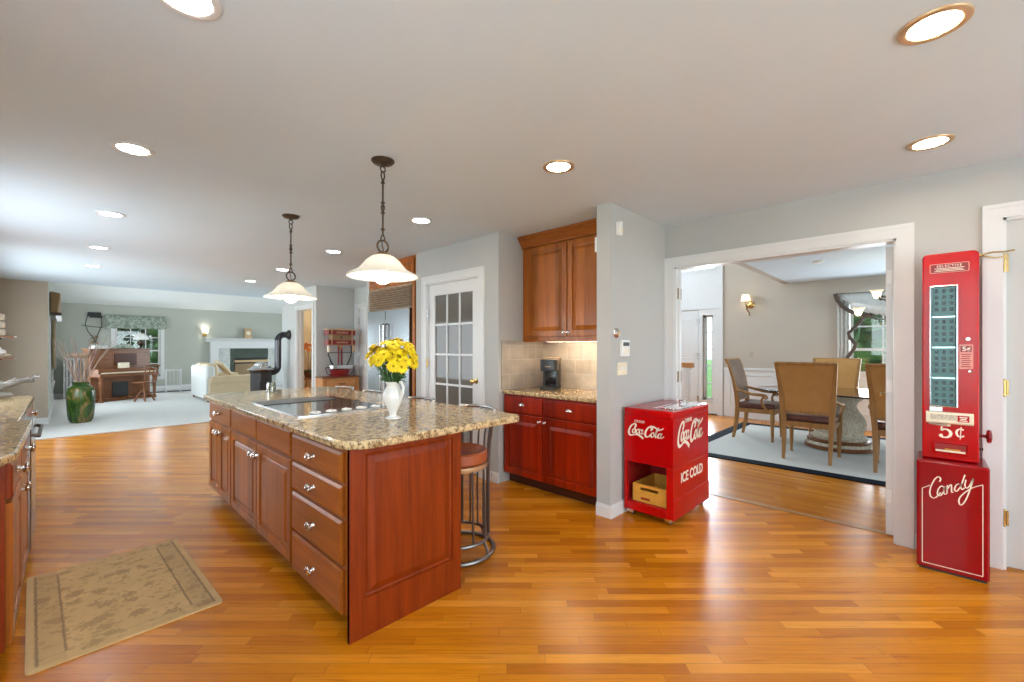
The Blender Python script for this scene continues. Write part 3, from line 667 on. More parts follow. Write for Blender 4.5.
# pantry french door
d2 = sgroup('door_2', 'white french pantry door with fifteen glass panes', 'door', (2.975, 4.235, 0.0), RX)
w_, h_ = 0.90, 2.055
def lights(W, Hh, st, tr, br, cols, rows, mw=0.022, t=0.035, y0=0.0):
    fr = MB(); fr.box(0, y0, 0.012, st, y0+t, Hh).box(W-st, y0, 0.012, W, y0+t, Hh).box(st, y0, Hh-tr, W-st, y0+t, Hh).box(st, y0, 0.012, W-st, y0+t, br)
    mu = MB(); gx0, gx1, gz0, gz1 = st, W-st, br, Hh-tr
    for i in range(1, cols): x = gx0+(gx1-gx0)*i/cols; mu.box(x-mw/2, y0+0.004, gz0, x+mw/2, y0+t-0.004, gz1)
    for j in range(1, rows): z = gz0+(gz1-gz0)*j/rows; mu.box(gx0, y0+0.003, z-mw/2, gx1, y0+t-0.003, z+mw/2)
    gl = MB().box(gx0, y0+t/2-0.003, gz0, gx1, y0+t/2+0.003, gz1)
    return fr, mu, gl
fr, mu, gl = lights(w_, h_, 0.115, 0.13, 0.24, 3, 5)
fr.build('door_leaf', 'white_trim', d2, smooth=False); mu.build('muntins', 'white_trim', d2, smooth=False); gl.build('glass_panes', 'pantry_glass', d2, smooth=False)
kb = MB().lathe([(0.0, -0.075), (0.02, -0.072), (0.028, -0.058), (0.022, -0.042), (0.010, -0.03), (0.010, -0.008), (0.028, -0.006), (0.030, 0.0)], (w_-0.055, 0, 0.98), 16, 'y'); kb.build('door_knob', 'brass', d2)
hinge(d2, 0.0, -0.025, 1.72, 'steel'); hinge(d2, 0.0, -0.025, 1.15, 'brass'); hinge(d2, 0.0, -0.025, 0.3, 'brass')
# hall door
d3 = sgroup('door_3', 'white hall door with steel hinges left of the refrigerator', 'door', (3.935, 7.88, 0.0), RX)
mb = MB().rings(0.0, 0.75, 0.012, 2.055, [(0, 0.035), (0, 0.0)])
for (a, b, c, e) in ((0.11, 0.33, 1.15, 1.90), (0.42, 0.64, 1.15, 1.90), (0.11, 0.33, 0.22, 0.98), (0.42, 0.64, 0.22, 0.98)): mb.rings(a, b, c, e, [(0, 0.0), (0.006, -0.008), (0.03, -0.002), (0.04, -0.007)], back=False)
mb.build('door_leaf', 'white_trim', d3, smooth=False)
for z in (0.3, 1.15, 1.85): hinge(d3, -0.0, -0.02, z, 'steel', 0.11)
# open french leaf on the right of the dining opening
d4 = sgroup('door_4', 'white door leaf folded open into the dining room, seen edge-on', 'door', (4.047, 0.186, 0.0), radians(1))
fr, mu, gl = lights(0.72, 2.04, 0.11, 0.12, 0.24, 3, 5, t=0.04)
fr.build('door_leaf', 'white_trim', d4, smooth=False); mu.build('muntins', 'white_trim', d4, smooth=False); gl.build('glass_panes', 'door_glass', d4, smooth=False)
for z in (0.28, 1.06, 1.83):
    MB().box(-0.004, 0.004, z-0.045, 0.0, 0.036, z+0.045).cyl((-0.006, 0.0, z), 0.006, -0.045, 0.045, 8).build('hinge', 'white_plastic', d4, smooth=False)
MB().cyl((0.655, 0.04, 0.95), 0.022, 0, 0.008, 14, 'y').tube([(0.655, 0.04, 0.95), (0.655, 0.085, 0.95), (0.63, 0.095, 0.95), (0.55, 0.092, 0.945)], [0.009, 0.009, 0.009, 0.007], 8).build('lever_handle', 'brass', d4)
for k, z in enumerate((1.83, 1.06)):
    tag(MB().box(3.950, 1.680, z-0.05, 4.030, 1.6855, z+0.05).build('trim_strike_plate', 'bronze_plate', smooth=False), None, None, kind='structure')
# front door assembly, far end of the foyer : white panelled surround
struct('trim_front_door_surround', MB().box(8.885, 2.90, 0, 8.92, 3.08, 2.86).box(8.885, 3.28, 0, 8.92, 3.36, 2.86).box(8.885, 3.08, 0, 8.92, 3.28, 0.28).box(8.885, 3.08, 1.97, 8.92, 3.28, 2.86).box(8.885, 3.36, 2.08, 8.92, 4.5, 2.86).box(8.885, 4.28, 0, 8.92, 4.5, 2.08).box(8.885, 2.90, 3.25, 8.92, 4.5, 3.5).box(8.885, 2.90, 2.86, 8.92, 3.02, 3.25).box(8.87, 2.90, 2.095, 8.89, 4.5, 2.115), 'white_trim')
d5 = sgroup('door_5', 'white front door beside the narrow sidelight', 'door', (8.90, 4.27, 0.0), RX)
mb = MB().rings(0.0, 0.90, 0.015, 2.07, [(0, 0.03), (0, -0.01)])
for (a, b, c, e) in ((0.12, 0.40, 1.1, 1.90), (0.50, 0.78, 1.1, 1.90), (0.12, 0.40, 0.25, 0.9), (0.50, 0.78, 0.25, 0.9)): mb.rings(a, b, c, e, [(0, -0.01), (0.008, -0.018), (0.03, -0.012), (0.04, -0.017)], back=False)
mb.build('door_leaf', 'white_trim', d5, smooth=False)
for z in (0.3, 1.15, 1.85): hinge(d5, 0.905, -0.03, z, 'steel', 0.11)
struct('trim_front_door_threshold', MB().box(8.84, 3.0, 0.0, 8.92, 4.3, 0.02), 'bronze')
# wainscot on the dining far wall
mb = MB().box(8.905, -3.0, 0.0, 8.92, 2.88, 0.90)
mb.box(8.88, -3.0, 0.90, 8.92, 2.88, 0.94)
struct('wall_dining_wainscot', mb, 'white_trim')
wmb = MB(); y = 2.78
while y > -2.9:
    st = wmb.mark(); wmb.rings(0, 0.75, 0.24, 0.82, [(0, 0.0), (0.0, -0.012), (0.02, -0.012), (0.028, 0.0)], cap=False, back=False)
    wmb.xf(st, Matrix.Translation((8.905, y, 0)) @ Matrix.Rotation(RX, 4, 'Z')); y -= 0.90
struct('trim_wainscot_panels', wmb, 'white_trim')
# niche backsplash
struct('wall_backsplash_rear', MB().box(3.618, 1.915, 0.915, 3.63, 3.04, 1.40), 'backsplash_back')
struct('wall_backsplash_side', MB().box(2.99, 3.028, 0.915, 3.618, 3.04, 1.40), 'backsplash_side')
# lawn outside
struct('ground_lawn', MB().box(-40, -40, -0.35, 60, 60, -0.30), 'grass')
# ================================================================ CABINETS
def shell_knob(name, parent, x, y, z, mat='pewter', s=1.35):
    mb = MB().lathe([(0.011*s, 0), (0.007*s, 0.006*s), (0.006*s, 0.018*s)], (0, 0, 0), 10, 'y')
    for i in range(len(mb.v)): mb.v[i] = (mb.v[i][0], -mb.v[i][1], mb.v[i][2])
    for k in range(-2, 3):
        st = mb.mark(); mb.sph((0, -0.022*s, 0.012*s), (0.0062*s, 0.007*s, 0.019*s), 8, 6)
        mb.xf(st, Matrix.Translation((0, 0, -0.012*s)) @ Matrix.Rotation(k*0.5, 4, 'Y'))
    st = mb.mark(); mb.sph((0, -0.018*s, -0.010*s), (0.012*s, 0.007*s, 0.007*s), 8, 6)
    return mb.build(name, mat, parent, loc=(x, y, z))
def round_knob(name, parent, x, y, z, mat='pewter', r=0.015):
    mb = MB().lathe([(0.0, -0.030), (r*0.8, -0.028), (r, -0.022), (r*0.7, -0.015), (r*0.4, -0.010), (r*0.4, -0.003), (r*0.7, 0)], (0, 0, 0), 14, 'y')
    return mb.build(name, mat, parent, loc=(x, y, z))
def cup_pull(name, parent, x, y, z, mat='pewter'):
    mb = MB(); rows = []
    for i in range(7):
        t = pi*i/6; row = []
        for j in range(7):
            u = (pi/2)*j/6; row.append((cos(t)*0.040*cos(u*0.999)+0, -0.026*sin(t)*cos(u)-0.001, 0.030*sin(u)-0.004))
        rows.append(row)
    mb.sheet(rows); return mb.build(name, mat, parent, loc=(x, y, z), solid=0.003)
DOOR = [(0, 0.0), (0, -0.016), (0.004, -0.020), (0.055, -0.020), (0.058, -0.009), (0.066, -0.007), (0.072, -0.010), (0.098, -0.018)]
SLAB = [(0, 0.0), (0, -0.014), (0.010, -0.020)]
def cab_door(parent, x0, x1, z0, z1, mat, knob=None, kz=None, kmat='pewter', kind='shell', name='door'):
    o = MB().rings(x0, x1, z0, z1, DOOR).build(name, mat, parent, smooth=False)
    if knob is not None: (shell_knob if kind == 'shell' else round_knob)('knob', o, knob, -0.020, kz, kmat)
    return o
def cab_drawer(parent, x0, x1, z0, z1, mat, knob=True, kind='shell', kmat='pewter', steps=SLAB):
    o = MB().rings(x0, x1, z0, z1, steps).build('drawer', mat, parent, smooth=False)
    if knob:
        f = {'shell': shell_knob, 'round': round_knob, 'cup': cup_pull}[kind]
        f('cup_pull' if kind == 'cup' else 'knob', o, (x0+x1)/2, -0.020, (z0+z1)/2, kmat)
    return o
# ---- island: three base units, X .905 .. 1.525 ; fronts face -X
def base_unit(label, y_hi, width, depth, mat, x=0.905, rz=RX, H=0.876, toe=0.10, group=None, trec=0.075, frame_mat=None):
    t = thing('base_cabinet', label, 'cabinet', (x, y_hi, 0), rz, group)
    MB().box(0, 0, toe, width, depth, H).build('carcass', frame_mat or mat, t, smooth=False)
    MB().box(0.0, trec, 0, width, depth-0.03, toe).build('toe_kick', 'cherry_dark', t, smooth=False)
    return t
u1 = base_unit('narrow cherry island cabinet with one drawer over two slim doors, farthest along the island', 4.59, 0.735, 0.62, 'cherry')
cab_drawer(u1, 0.03, 0.72, 0.715, 0.860, 'cherry_rail')
cab_door(u1, 0.03, 0.370, 0.115, 0.695, 'cherry', 0.335, 0.63); cab_door(u1, 0.375, 0.72, 0.115, 0.695, 'cherry', 0.41, 0.63)
u2 = base_unit('wide cherry island cabinet with two blank drawer fronts under the cooktop', 3.855, 1.265, 0.62, 'cherry')
cab_drawer(u2, 0.01, 0.63, 0.715, 0.860, 'cherry_rail', False); cab_drawer(u2, 0.64, 1.255, 0.715, 0.860, 'cherry_rail', False)
cab_door(u2, 0.01, 0.63, 0.115, 0.695, 'cherry', 0.60, 0.62); cab_door(u2, 0.64, 1.255, 0.115, 0.695, 'cherry', 0.67, 0.62)
u3 = base_unit('cherry island drawer bank with four shell-knob drawers and a panelled end', 2.59, 0.70, 0.62, 'cherry')
for z0, z1 in ((0.706, 0.848), (0.545, 0.692), (0.322, 0.528), (0.094, 0.304)):
    cab_drawer(u3, 0.012, 0.640, z0, z1, 'cherry_rail', steps=[(0, 0.0), (0, -0.013), (0.014, -0.022)])
# end panel facing -Y (toward the camera): local frame of unit u3 : local x = 0.70 end
ep = MB(); st = ep.mark()
ep.rings(0, 0.640, 0.0, 0.876, [(0, 0.02), (0, 0.0)], cap=False)
ep.box(0, 0, 0.0, 0.075, 0.02, 0.876).box(0.585, 0, 0.0, 0.640, 0.02, 0.876).box(0.075, 0, 0.0, 0.585, 0.02, 0.175).box(0.075, 0, 0.845, 0.585, 0.02, 0.876)
ep.rings(0.075, 0.585, 0.175, 0.845, [(0, 0.0), (0.004, 0.013), (0.014, 0.015), (0.020, 0.012), (0.052, 0.002)], back=False)
ep.xf(st, Matrix.Translation((0.72, -0.018, 0)) @ Matrix.Rotation(pi/2, 4, 'Z'))
ep.build('end_panel', 'cherry_red', u3, smooth=False)
for u_, w__ in ((u1, 0.735), (u2, 1.265), (u3, 0.70)): MB().box(0.001, 0.62, 0.0, w__-0.001, 0.638, 0.876).build('back_panel', 'cherry', u_, smooth=False)
def rounded(x0, y0, x1, y1, r, n=6):
    pts = []
    for cx, cyy, a0 in ((x1-r, y0+r, -pi/2), (x1-r, y1-r, 0), (x0+r, y1-r, pi/2), (x0+r, y0+r, pi)):
        for k in range(n+1): a = a0+pi/2*k/n; pts.append((cx+r*cos(a), cyy+r*sin(a)))
    return pts
def rounded_mixed(x0, y0, x1, y1, rs, n=7):
    pts = []
    for (cx, sx), (cyy, sy), a0, r in (((x1, -1), (y0, 1), -pi/2, rs[0]), ((x1, -1), (y1, -1), 0, rs[1]), ((x0, 1), (y1, -1), pi/2, rs[2]), ((x0, 1), (y0, 1), pi, rs[3])):
        for k in range(n+1): a = a0+pi/2*k/n; pts.append((cx+sx*r+r*cos(a), cyy+sy*r+r*sin(a)))
    return pts
it = MB().prism(rounded_mixed(0.842, 1.80, 1.968, 4.65, (0.07, 0.07, 0.10, 0.14)), 0.876, 0.916)
o = it.build('island_countertop', 'granite', bevel=0.012, seg=3); tag(o, 'speckled tan granite island countertop with rounded corners', 'countertop')
# cooktop
ct = thing('cooktop', 'black glass cooktop with a row of white knobs set in the island', 'cooktop', (1.27, 3.17, 0.9163), 0)
MB().prism(rounded(-0.30, -0.475, 0.30, 0.475, 0.015, 3), 0, 0.006).build('glass_surface', 'black_gloss', ct, smooth=False)
MB().box(-0.30, 0.20, 0.006, 0.22, 0.475, 0.010).build('downdraft_vent', 'dark_plastic', ct, smooth=False)
MB().box(-0.31, -0.492, 0, 0.31, -0.474, 0.008).build('steel_trim', 'steel', ct, smooth=False)
kn = []
for i in range(6):
    k = MB().lathe([(0.028, 0.0), (0.033, 0.004), (0.033, 0.010), (0.027, 0.014), (0.0, 0.015)], (0, 0, 0), 18).box(-0.005, -0.022, 0.012, 0.005, 0.022, 0.018)
    k.build('knob', 'white_plastic', ct, loc=(-0.20+i*0.10, -0.455, 0.008))
# pitcher vase with daisies
vx, vy = 1.331, 2.253
vz = thing('flower_vase', 'white porcelain pitcher vase of yellow daisies on the island', 'vase', (vx, vy, 0.9165), radians(-50))
body = MB().lathe([(0.036, 0), (0.045, 0.003), (0.044, 0.009), (0.022, 0.018), (0.019, 0.028), (0.026, 0.045), (0.048, 0.090), (0.058, 0.125), (0.056, 0.150), (0.043, 0.178), (0.036, 0.192), (0.040, 0.208), (0.048, 0.218), (0.043, 0.218), (0.034, 0.195), (0.050, 0.150), (0.052, 0.12), (0.02, 0.05), (0, 0.04)], (0, 0, 0), 28)
body.build('vase_body', 'porcelain', vz)
MB().tube([(0.035, -0.02, 0.212), (0.062, -0.035, 0.216), (0.076, -0.043, 0.19), (0.074, -0.042, 0.15), (0.060, -0.034, 0.12), (0.045, -0.026, 0.10)], [0.007, 0.008, 0.008, 0.007, 0.006, 0.005], 8).build('handle', 'porcelain', vz)
rnd = random.Random(3)
heads = []
for i in range(52):
    for _ in range(120):
        a = rnd.uniform(0, 2*pi); rr = (rnd.random()**0.5)*0.140; z = 0.342+rnd.uniform(-0.045, 0.050)+0.070*(1-(rr/0.14)**2)
        p = Vector((rr*cos(a), rr*sin(a), z))
        if all((p-q).length > 0.034 for q in heads): heads.append(p); break
def daisy_mesh(seed, R=0.041):
    r = random.Random(seed); mb = MB()
    for ringn, (cnt, rad, lift) in enumerate(((15, R, 0.0), (12, R*0.8, 0.004), (9, R*0.55, 0.007))):
        for k in range(cnt):
            a = 2*pi*k/cnt+ringn*0.2+r.uniform(-0.08, 0.08); L = rad*r.uniform(0.88, 1.08); w = L*0.24; up = r.uniform(-0.002, 0.006)
            ca, sa = cos(a), sin(a)
            pts = [(0.003, -w*0.4, lift), (0.003, w*0.4, lift), (L*0.6, w, lift+0.005+up), (L*0.6, -w, lift+0.005+up), (L, 0, lift+0.001+up)]
            mb.add([(x*ca-y*sa, x*sa+y*ca, z) for x, y, z in pts], [(0, 3, 2, 1), (3, 4, 2)])
    return mb
dm = [daisy_mesh(s).build('daisy', 'petal_yellow', None, smooth=False, recalc=False) for s in range(3)]
eye_m = MB().sph((0, 0, 0.010), (0.0062, 0.0062, 0.004), 10, 6).build('eye', 'daisy_eye', None)
for i, p in enumerate(heads):
    h = bpy.data.objects.new('daisy', dm[i % 3].data) if i >= 3 else dm[i]
    if i >= 3: COL.objects.link(h)
    h.parent = vz; h.location = p
    d = Vector((p.x*6.5, p.y*6.5, (p.z-0.27)*6.5)).normalized()
    h.rotation_euler = d.to_track_quat('Z', 'Y').to_euler()
    e = bpy.data.objects.new('eye', eye_m.data) if i else eye_m
    if i: COL.objects.link(e)
    e.parent = h
sm = MB()
for p in heads: sm.tube([p-Vector((0, 0, 0.003)), Vector((p.x*0.6, p.y*0.6, 0.28)), Vector((p.x*0.22, p.y*0.22, 0.20)), Vector((p.x*0.1, p.y*0.1, 0.09))], 0.0022, 5)
sm.build('stems', 'leaf_green', vz)
lf = MB()
for i in range(90):
    a = rnd.uniform(0, 2*pi); z = rnd.uniform(0.215, 0.335); rr = rnd.uniform(0.015, 0.065); L = rnd.uniform(0.03, 0.055)
    st = lf.mark(); lf.add([(0, 0, 0), (L*0.4, -0.011, 0.004), (L, 0, -0.006), (L*0.4, 0.011, 0.004), (L*0.4, 0, -0.003)], [(0, 1, 4), (1, 2, 4), (0, 4, 3), (4, 2, 3)])
    lf.xf(st, Matrix.Translation((rr*cos(a), rr*sin(a), z)) @ Matrix.Rotation(a, 4, 'Z') @ Matrix.Rotation(rnd.uniform(-0.9, 0.5), 4, 'Y'))
lf.build('leaves', 'leaf_green', vz, smooth=False, recalc=False)
# small jar on the far part of the island
tag(MB().lathe([(0.0, 0.004), (0.036, 0.004), (0.036, 0), (0.040, 0.002), (0.040, 0.075), (0.036, 0.085), (0.036, 0.090), (0.032, 0.088), (0.034, 0.075), (0.034, 0.008), (0, 0.008)], (0, 0, 0), 20).build('candle_jar', 'jar_glass', loc=(1.33, 4.38, 0.9165)), 'small clear glass jar on the far end of the island', 'jar')

# ---- stools
def stool(y, label, first=None):
    t = thing('bar_stool', label, 'stool', (1.80, y, 0), 0, 'barrel-back bar stools along the island')
    MB().ring((0, 0, 0.014), 0.240, 0.013, 48, 8).build('floor_ring', 'stool_iron', t)
    MB().ring((0, 0, 0.10), 0.205, 0.011, 40, 8).build('rod_ring', 'stool_iron', t)
    mb = MB()
    for a in (-2.2, -1.3, 0.0, 1.3, 2.2): mb.tube([(0.238*cos(a), 0.238*sin(a), 0.014), (0.228*cos(a), 0.228*sin(a), 0.055), (0.207*cos(a), 0.207*sin(a), 0.098)], 0.010, 6)
    mb.build('ring_braces', 'stool_iron', t)
    MB().lathe([(0.0, 0.615), (0.10, 0.618), (0.165, 0.645), (0.185, 0.665), (0.196, 0.655), (0.198, 0.60), (0.185, 0.585), (0, 0.58)], (0, 0, 0), 36).build('seat', 'stool_leather', t)
    MB().lathe([(0.0, 0.55), (0.192, 0.55), (0.198, 0.562), (0.196, 0.582), (0, 0.582)], (0, 0, 0), 36).build('seat_band', 'gold_trim', t)
    n = 6
    for k in range(n):
        a = radians(-42+84*k/(n-1)); c_, s_ = cos(a), sin(a)
        path = [(r*c_, r*s_, z) for r, z in ((0.205, 0.10), (0.203, 0.35), (0.206, 0.60), (0.214, 0.72), (0.230, 0.82), (0.246, 0.905))]
        MB().tube(path, 0.0065 if k not in (0, n-1) else 0.010, 6).build('rod', 'stool_iron', t)
    for a in (-2.4, -1.75, -1.2, 1.2, 1.75, 2.4):
        MB().tube([(0.205*cos(a), 0.205*sin(a), 0.10), (0.200*cos(a), 0.200*sin(a), 0.40), (0.188*cos(a), 0.188*sin(a), 0.585)], 0.0075, 6).build('rod', 'stool_iron', t)
    pts = []
    for k in range(17):
        a = radians(-46+92*k/16); pts.append((0.247*cos(a), 0.247*sin(a), 0.912+0.006*cos(a)))
    MB().tube(pts, [0.0115+0.0025*sin(k*1.7) for k in range(17)], 8).build('top_rail', 'pewter', t)
    return t
s0 = stool(2.24, 'iron barrel-back stool with rust-brown seat showing past the near end of the island')
for y_, lb in ((2.92, 'second bar stool from the near end, its pale rail right of the daisy vase'), (3.70, 'third bar stool from the near end, only its pale rail above the counter'), (4.30, 'farthest bar stool, its rail in front of the small pine cabinet')):
    c_ = copy_tree(s0); c_.location = (1.80, y_, 0); c_['label'] = lb

# ---- niche cabinets ------------------------------------------------------
nb = base_unit('low cherry-red cabinet with two cup-pull drawers under the coffee maker', 3.035, 1.115, 0.59, 'cherry_scarlet', x=3.03)
cab_drawer(nb, 0.012, 0.500, 0.705, 0.855, 'cherry_scarlet', kind='cup'); cab_drawer(nb, 0.512, 1.105, 0.705, 0.855, 'cherry_scarlet', kind='cup')
cab_door(nb, 0.012, 0.500, 0.112, 0.690, 'cherry_scarlet', 0.475, 0.65, kind='round'); cab_door(nb, 0.512, 1.105, 0.112, 0.690, 'cherry_scarlet', 0.537, 0.65, kind='round')
tag(MB().box(2.995, 1.917, 0.877, 3.617, 3.026, 0.915).build('niche_countertop', 'granite', bevel=0.01, seg=2), 'short granite countertop in the wall niche', 'countertop')
up = thing('wall_cabinet', 'upper cherry cabinet with crown moulding above the coffee maker', 'cabinet', (3.305, 3.035, 0), RX)
MB().box(0, 0.0, 1.405, 1.115, 0.32, 2.36).build('carcass', 'cherry', up, smooth=False)
cab_door(up, 0.075, 0.572, 1.435, 2.335, 'cherry', 0.55, 1.475, kind='round'); cab_door(up, 0.582, 1.110, 1.435, 2.335, 'cherry', 0.604, 1.475, kind='round')
cr = MB()
prof = [(0.0, 2.345), (-0.024, 2.345), (-0.024, 2.362), (-0.032, 2.37), (-0.042, 2.385), (-0.060, 2.41), (-0.072, 2.418), (-0.072, 2.43), (-0.085, 2.434), (-0.085, 2.456), (0.0, 2.456)]
cr.prism([(y, z) for y, z in prof], -0.0, 1.115, 'x')
cr.build('crown_moulding', 'cherry_rail', up, smooth=False)
MB().box(0, -0.004, 1.385, 1.115, 0.018, 1.406).build('light_rail', 'cherry_rail', up, smooth=False)
tag(MB().box(3.36, 1.98, 1.386, 3.42, 2.80, 1.404).build('strip_light', 'under_cabinet', smooth=False), 'warm strip light under the upper niche cabinet', 'light')
cm = thing('coffee_maker', 'black single-cup coffee maker with bronze sides on the niche counter', 'coffee maker', (3.37, 2.72, 0.9155), radians(-62))
MB().prism(rounded(-0.085, -0.15, 0.085, 0.15, 0.03, 4), 0.0, 0.025).build('drip_base', 'black_matte', cm, bevel=0.004)
MB().prism(rounded(-0.085, 0.0, 0.085, 0.15, 0.03, 4), 0.025, 0.26).build('tank', 'dark_plastic', cm, bevel=0.006)
MB().prism(rounded(-0.083, -0.14, 0.083, 0.03, 0.035, 4), 0.185, 0.30).build('brew_head', 'dark_plastic', cm, bevel=0.012, seg=3)
MB().box(-0.055, -0.002, 0.025, 0.055, 0.001, 0.185).build('cup_recess', 'black_gloss', cm, smooth=False)
MB().prism(rounded(-0.086, 0.0, 0.086, 0.152, 0.03, 4), 0.26, 0.315).build('lid', 'bronze_plate', cm, bevel=0.008)
MB().box(-0.03, -0.146, 0.225, 0.03, -0.139, 0.235).build('name_plate', 'bronze_plate', cm, smooth=False)
for (x, y, z, lb, nm) in ((3.617, 2.02, 1.13, 'ivory outlet plate on the tile backsplash in the niche', 'outlet_plate'),):
    t = thing(nm, lb, 'outlet', (x, y, z), RX); MB().box(-0.06, -0.006, -0.06, 0.06, 0.0, 0.06).build('plate', 'ivory', t, bevel=0.002)
    for dz in (-0.025, 0.025): MB().box(-0.014, -0.009, dz-0.014, 0.014, -0.006, dz+0.014).build('socket', 'white_plastic', t, smooth=False)

# ---- refrigerator --------------------------------------------------------
fr_ = thing('refrigerator', 'built-in stainless refrigerator with louvered top grille behind the daisies', 'refrigerator', (2.975, 5.655, 0), RX)
Wf = 1.085
MB().box(0, 0.03, 0.0, Wf, 0.66, 2.13).build('body', 'steel', fr_, smooth=False)
MB().rings(0.01, 0.485, 0.10, 1.82, [(0, 0.03), (0, -0.03), (0.006, -0.036)]).build('door', 'steel_brushed', fr_, smooth=False)
fd = MB().rings(0.495, Wf-0.03, 0.10, 1.82, [(0, 0.03), (0, -0.03), (0.006, -0.036)]).build('door', 'steel_brushed', fr_, smooth=False)
for x in (0.445, 0.535): MB().tube([(x, -0.036, 0.62), (x, -0.085, 0.64), (x, -0.085, 1.62), (x, -0.036, 1.64)], 0.012, 8).build('door_handle', 'steel', fr_)
gm = MB()
for k in range(9): z = 1.845+k*0.030; gm.add([(0.01, -0.035, z), (Wf-0.03, -0.035, z), (Wf-0.03, -0.005, z+0.022), (0.01, -0.005, z+0.022), (0.01, -0.030, z-0.004), (Wf-0.03, -0.030, z-0.004), (Wf-0.03, 0.0, z+0.018), (0.01, 0.0, z+0.018)], [(0, 1, 2, 3), (7, 6, 5, 4), (0, 4, 5, 1), (3, 2, 6, 7), (0, 3, 7, 4), (1, 5, 6, 2)])
gm.build('grille', 'grille_metal', fr_, smooth=False)
MB().box(0.0, 0.0, 1.825, Wf-0.02, 0.03, 2.13).build('grille_backing', 'bronze_plate', fr_, smooth=False)
MB().box(0.01, -0.0, 0.0, Wf-0.03, 0.03, 0.095).build('kick_plate', 'black_matte', fr_, smooth=False)
fc = thing('wall_cabinet', 'cherry cabinet and side panel wrapped over the refrigerator', 'cabinet', (2.975, 5.655, 0), RX)
MB().box(0, 0.0, 2.135, 1.155, 0.66, 2.46).build('carcass', 'cherry', fc, smooth=False)
cab_door(fc, 0.02, 0.55, 2.15, 2.43, 'cherry'); cab_door(fc, 0.56, 1.13, 2.15, 2.43, 'cherry')
MB().box(1.10, -0.02, 0.0, 1.15, 0.66, 2.135).build('side_panel', 'cherry', fc, smooth=False)

# ---- left counter run ----------------------------------------------------
def left_unit(label, y0, y1, mat='cherry', depth=0.625):
    # front faces +X : local x runs along +Y
    t = thing('base_cabinet', label, 'cabinet', (-0.168, y0, 0), pi/2)
    w = y1-y0
    MB().box(0, 0, 0.10, w, depth, 0.866).build('carcass', mat, t, smooth=False)
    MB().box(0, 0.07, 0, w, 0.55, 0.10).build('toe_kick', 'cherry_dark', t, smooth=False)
    return t, w
l1, w1 = left_unit('dark red base cabinet at the left edge, nearest the camera', 2.69, 3.24, 'cherry_red')
cab_drawer(l1, 0.02, w1-0.01, 0.715, 0.855, 'cherry_red'); cab_door(l1, 0.02, w1-0.01, 0.115, 0.695, 'cherry', w1-0.05, 0.64, kind='round')
l2, w2 = left_unit('base cabinet left of the beige rug, second from the near end of the left counter', 3.24, 3.83, 'cherry_red')
cab_drawer(l2, 0.01, w2-0.02, 0.715, 0.855, 'cherry_red'); cab_door(l2, 0.01, w2-0.02, 0.115, 0.695, 'cherry', 0.05, 0.64, kind='round')
dw = thing('dishwasher', 'steel dishwasher with bar handle between the left counter cabinets', 'dishwasher', (-0.175, 3.87, 0), pi/2)
MB().box(0.0, 0.0, 0.10, 0.60, 0.58, 0.866).build('body', 'steel', dw, smooth=False)
MB().rings(0.005, 0.595, 0.11, 0.855, [(0, 0.0), (0, -0.03), (0.008, -0.036)]).build('door', 'steel_brushed', dw, smooth=False)
MB().tube([(0.06, -0.036, 0.80), (0.06, -0.065, 0.79), (0.54, -0.065, 0.79), (0.54, -0.036, 0.80)], 0.010, 8).build('door_handle', 'bronze', dw)
l3, w3 = left_unit('base cabinet at the far end of the left counter', 4.48, 5.70, 'cherry', 0.575); l3.location.x = -0.215
cab_drawer(l3, 0.01, w3/2-0.005, 0.715, 0.855, 'cherry_rail'); cab_drawer(l3, w3/2+0.005, w3-0.01, 0.715, 0.855, 'cherry_rail')
cab_door(l3, 0.01, w3/2-0.005, 0.115, 0.695, 'cherry', w3/2-0.05, 0.64); cab_door(l3, w3/2+0.005, w3-0.01, 0.115, 0.695, 'cherry', w3/2+0.05, 0.64)
lp = rounded(-0.79, 2.58, -0.150, 3.84, 0.02, 3)
tag(MB().prism([(-0.79, 2.50), (-0.20, 2.50), (-0.135, 2.70), (-0.130, 3.84), (-0.79, 3.84)], 0.8665, 0.905).build('left_countertop', 'granite', bevel=0.01), 'near granite countertop at the left edge of the photo', 'countertop')
tag(MB().prism([(-0.79, 3.845), (-0.185, 3.845), (-0.185, 5.74), (-0.79, 5.74)], 0.8665, 0.905).build('left_countertop', 'granite', bevel=0.01), 'far granite countertop under the driftwood', 'countertop')
# rug
rg = MB(); rg.prism(rounded(-0.345, -0.55, 0.345, 0.55, 0.02, 3), 0.0, 0.009)
o = rg.build('area_rug', 'beige_rug', smooth=False, loc=(0.213, 3.192, 0.0)); o.rotation_euler = (0, 0, radians(2.0)); tag(o, 'beige rug with brown floral medallions on the kitchen floor', 'rug')
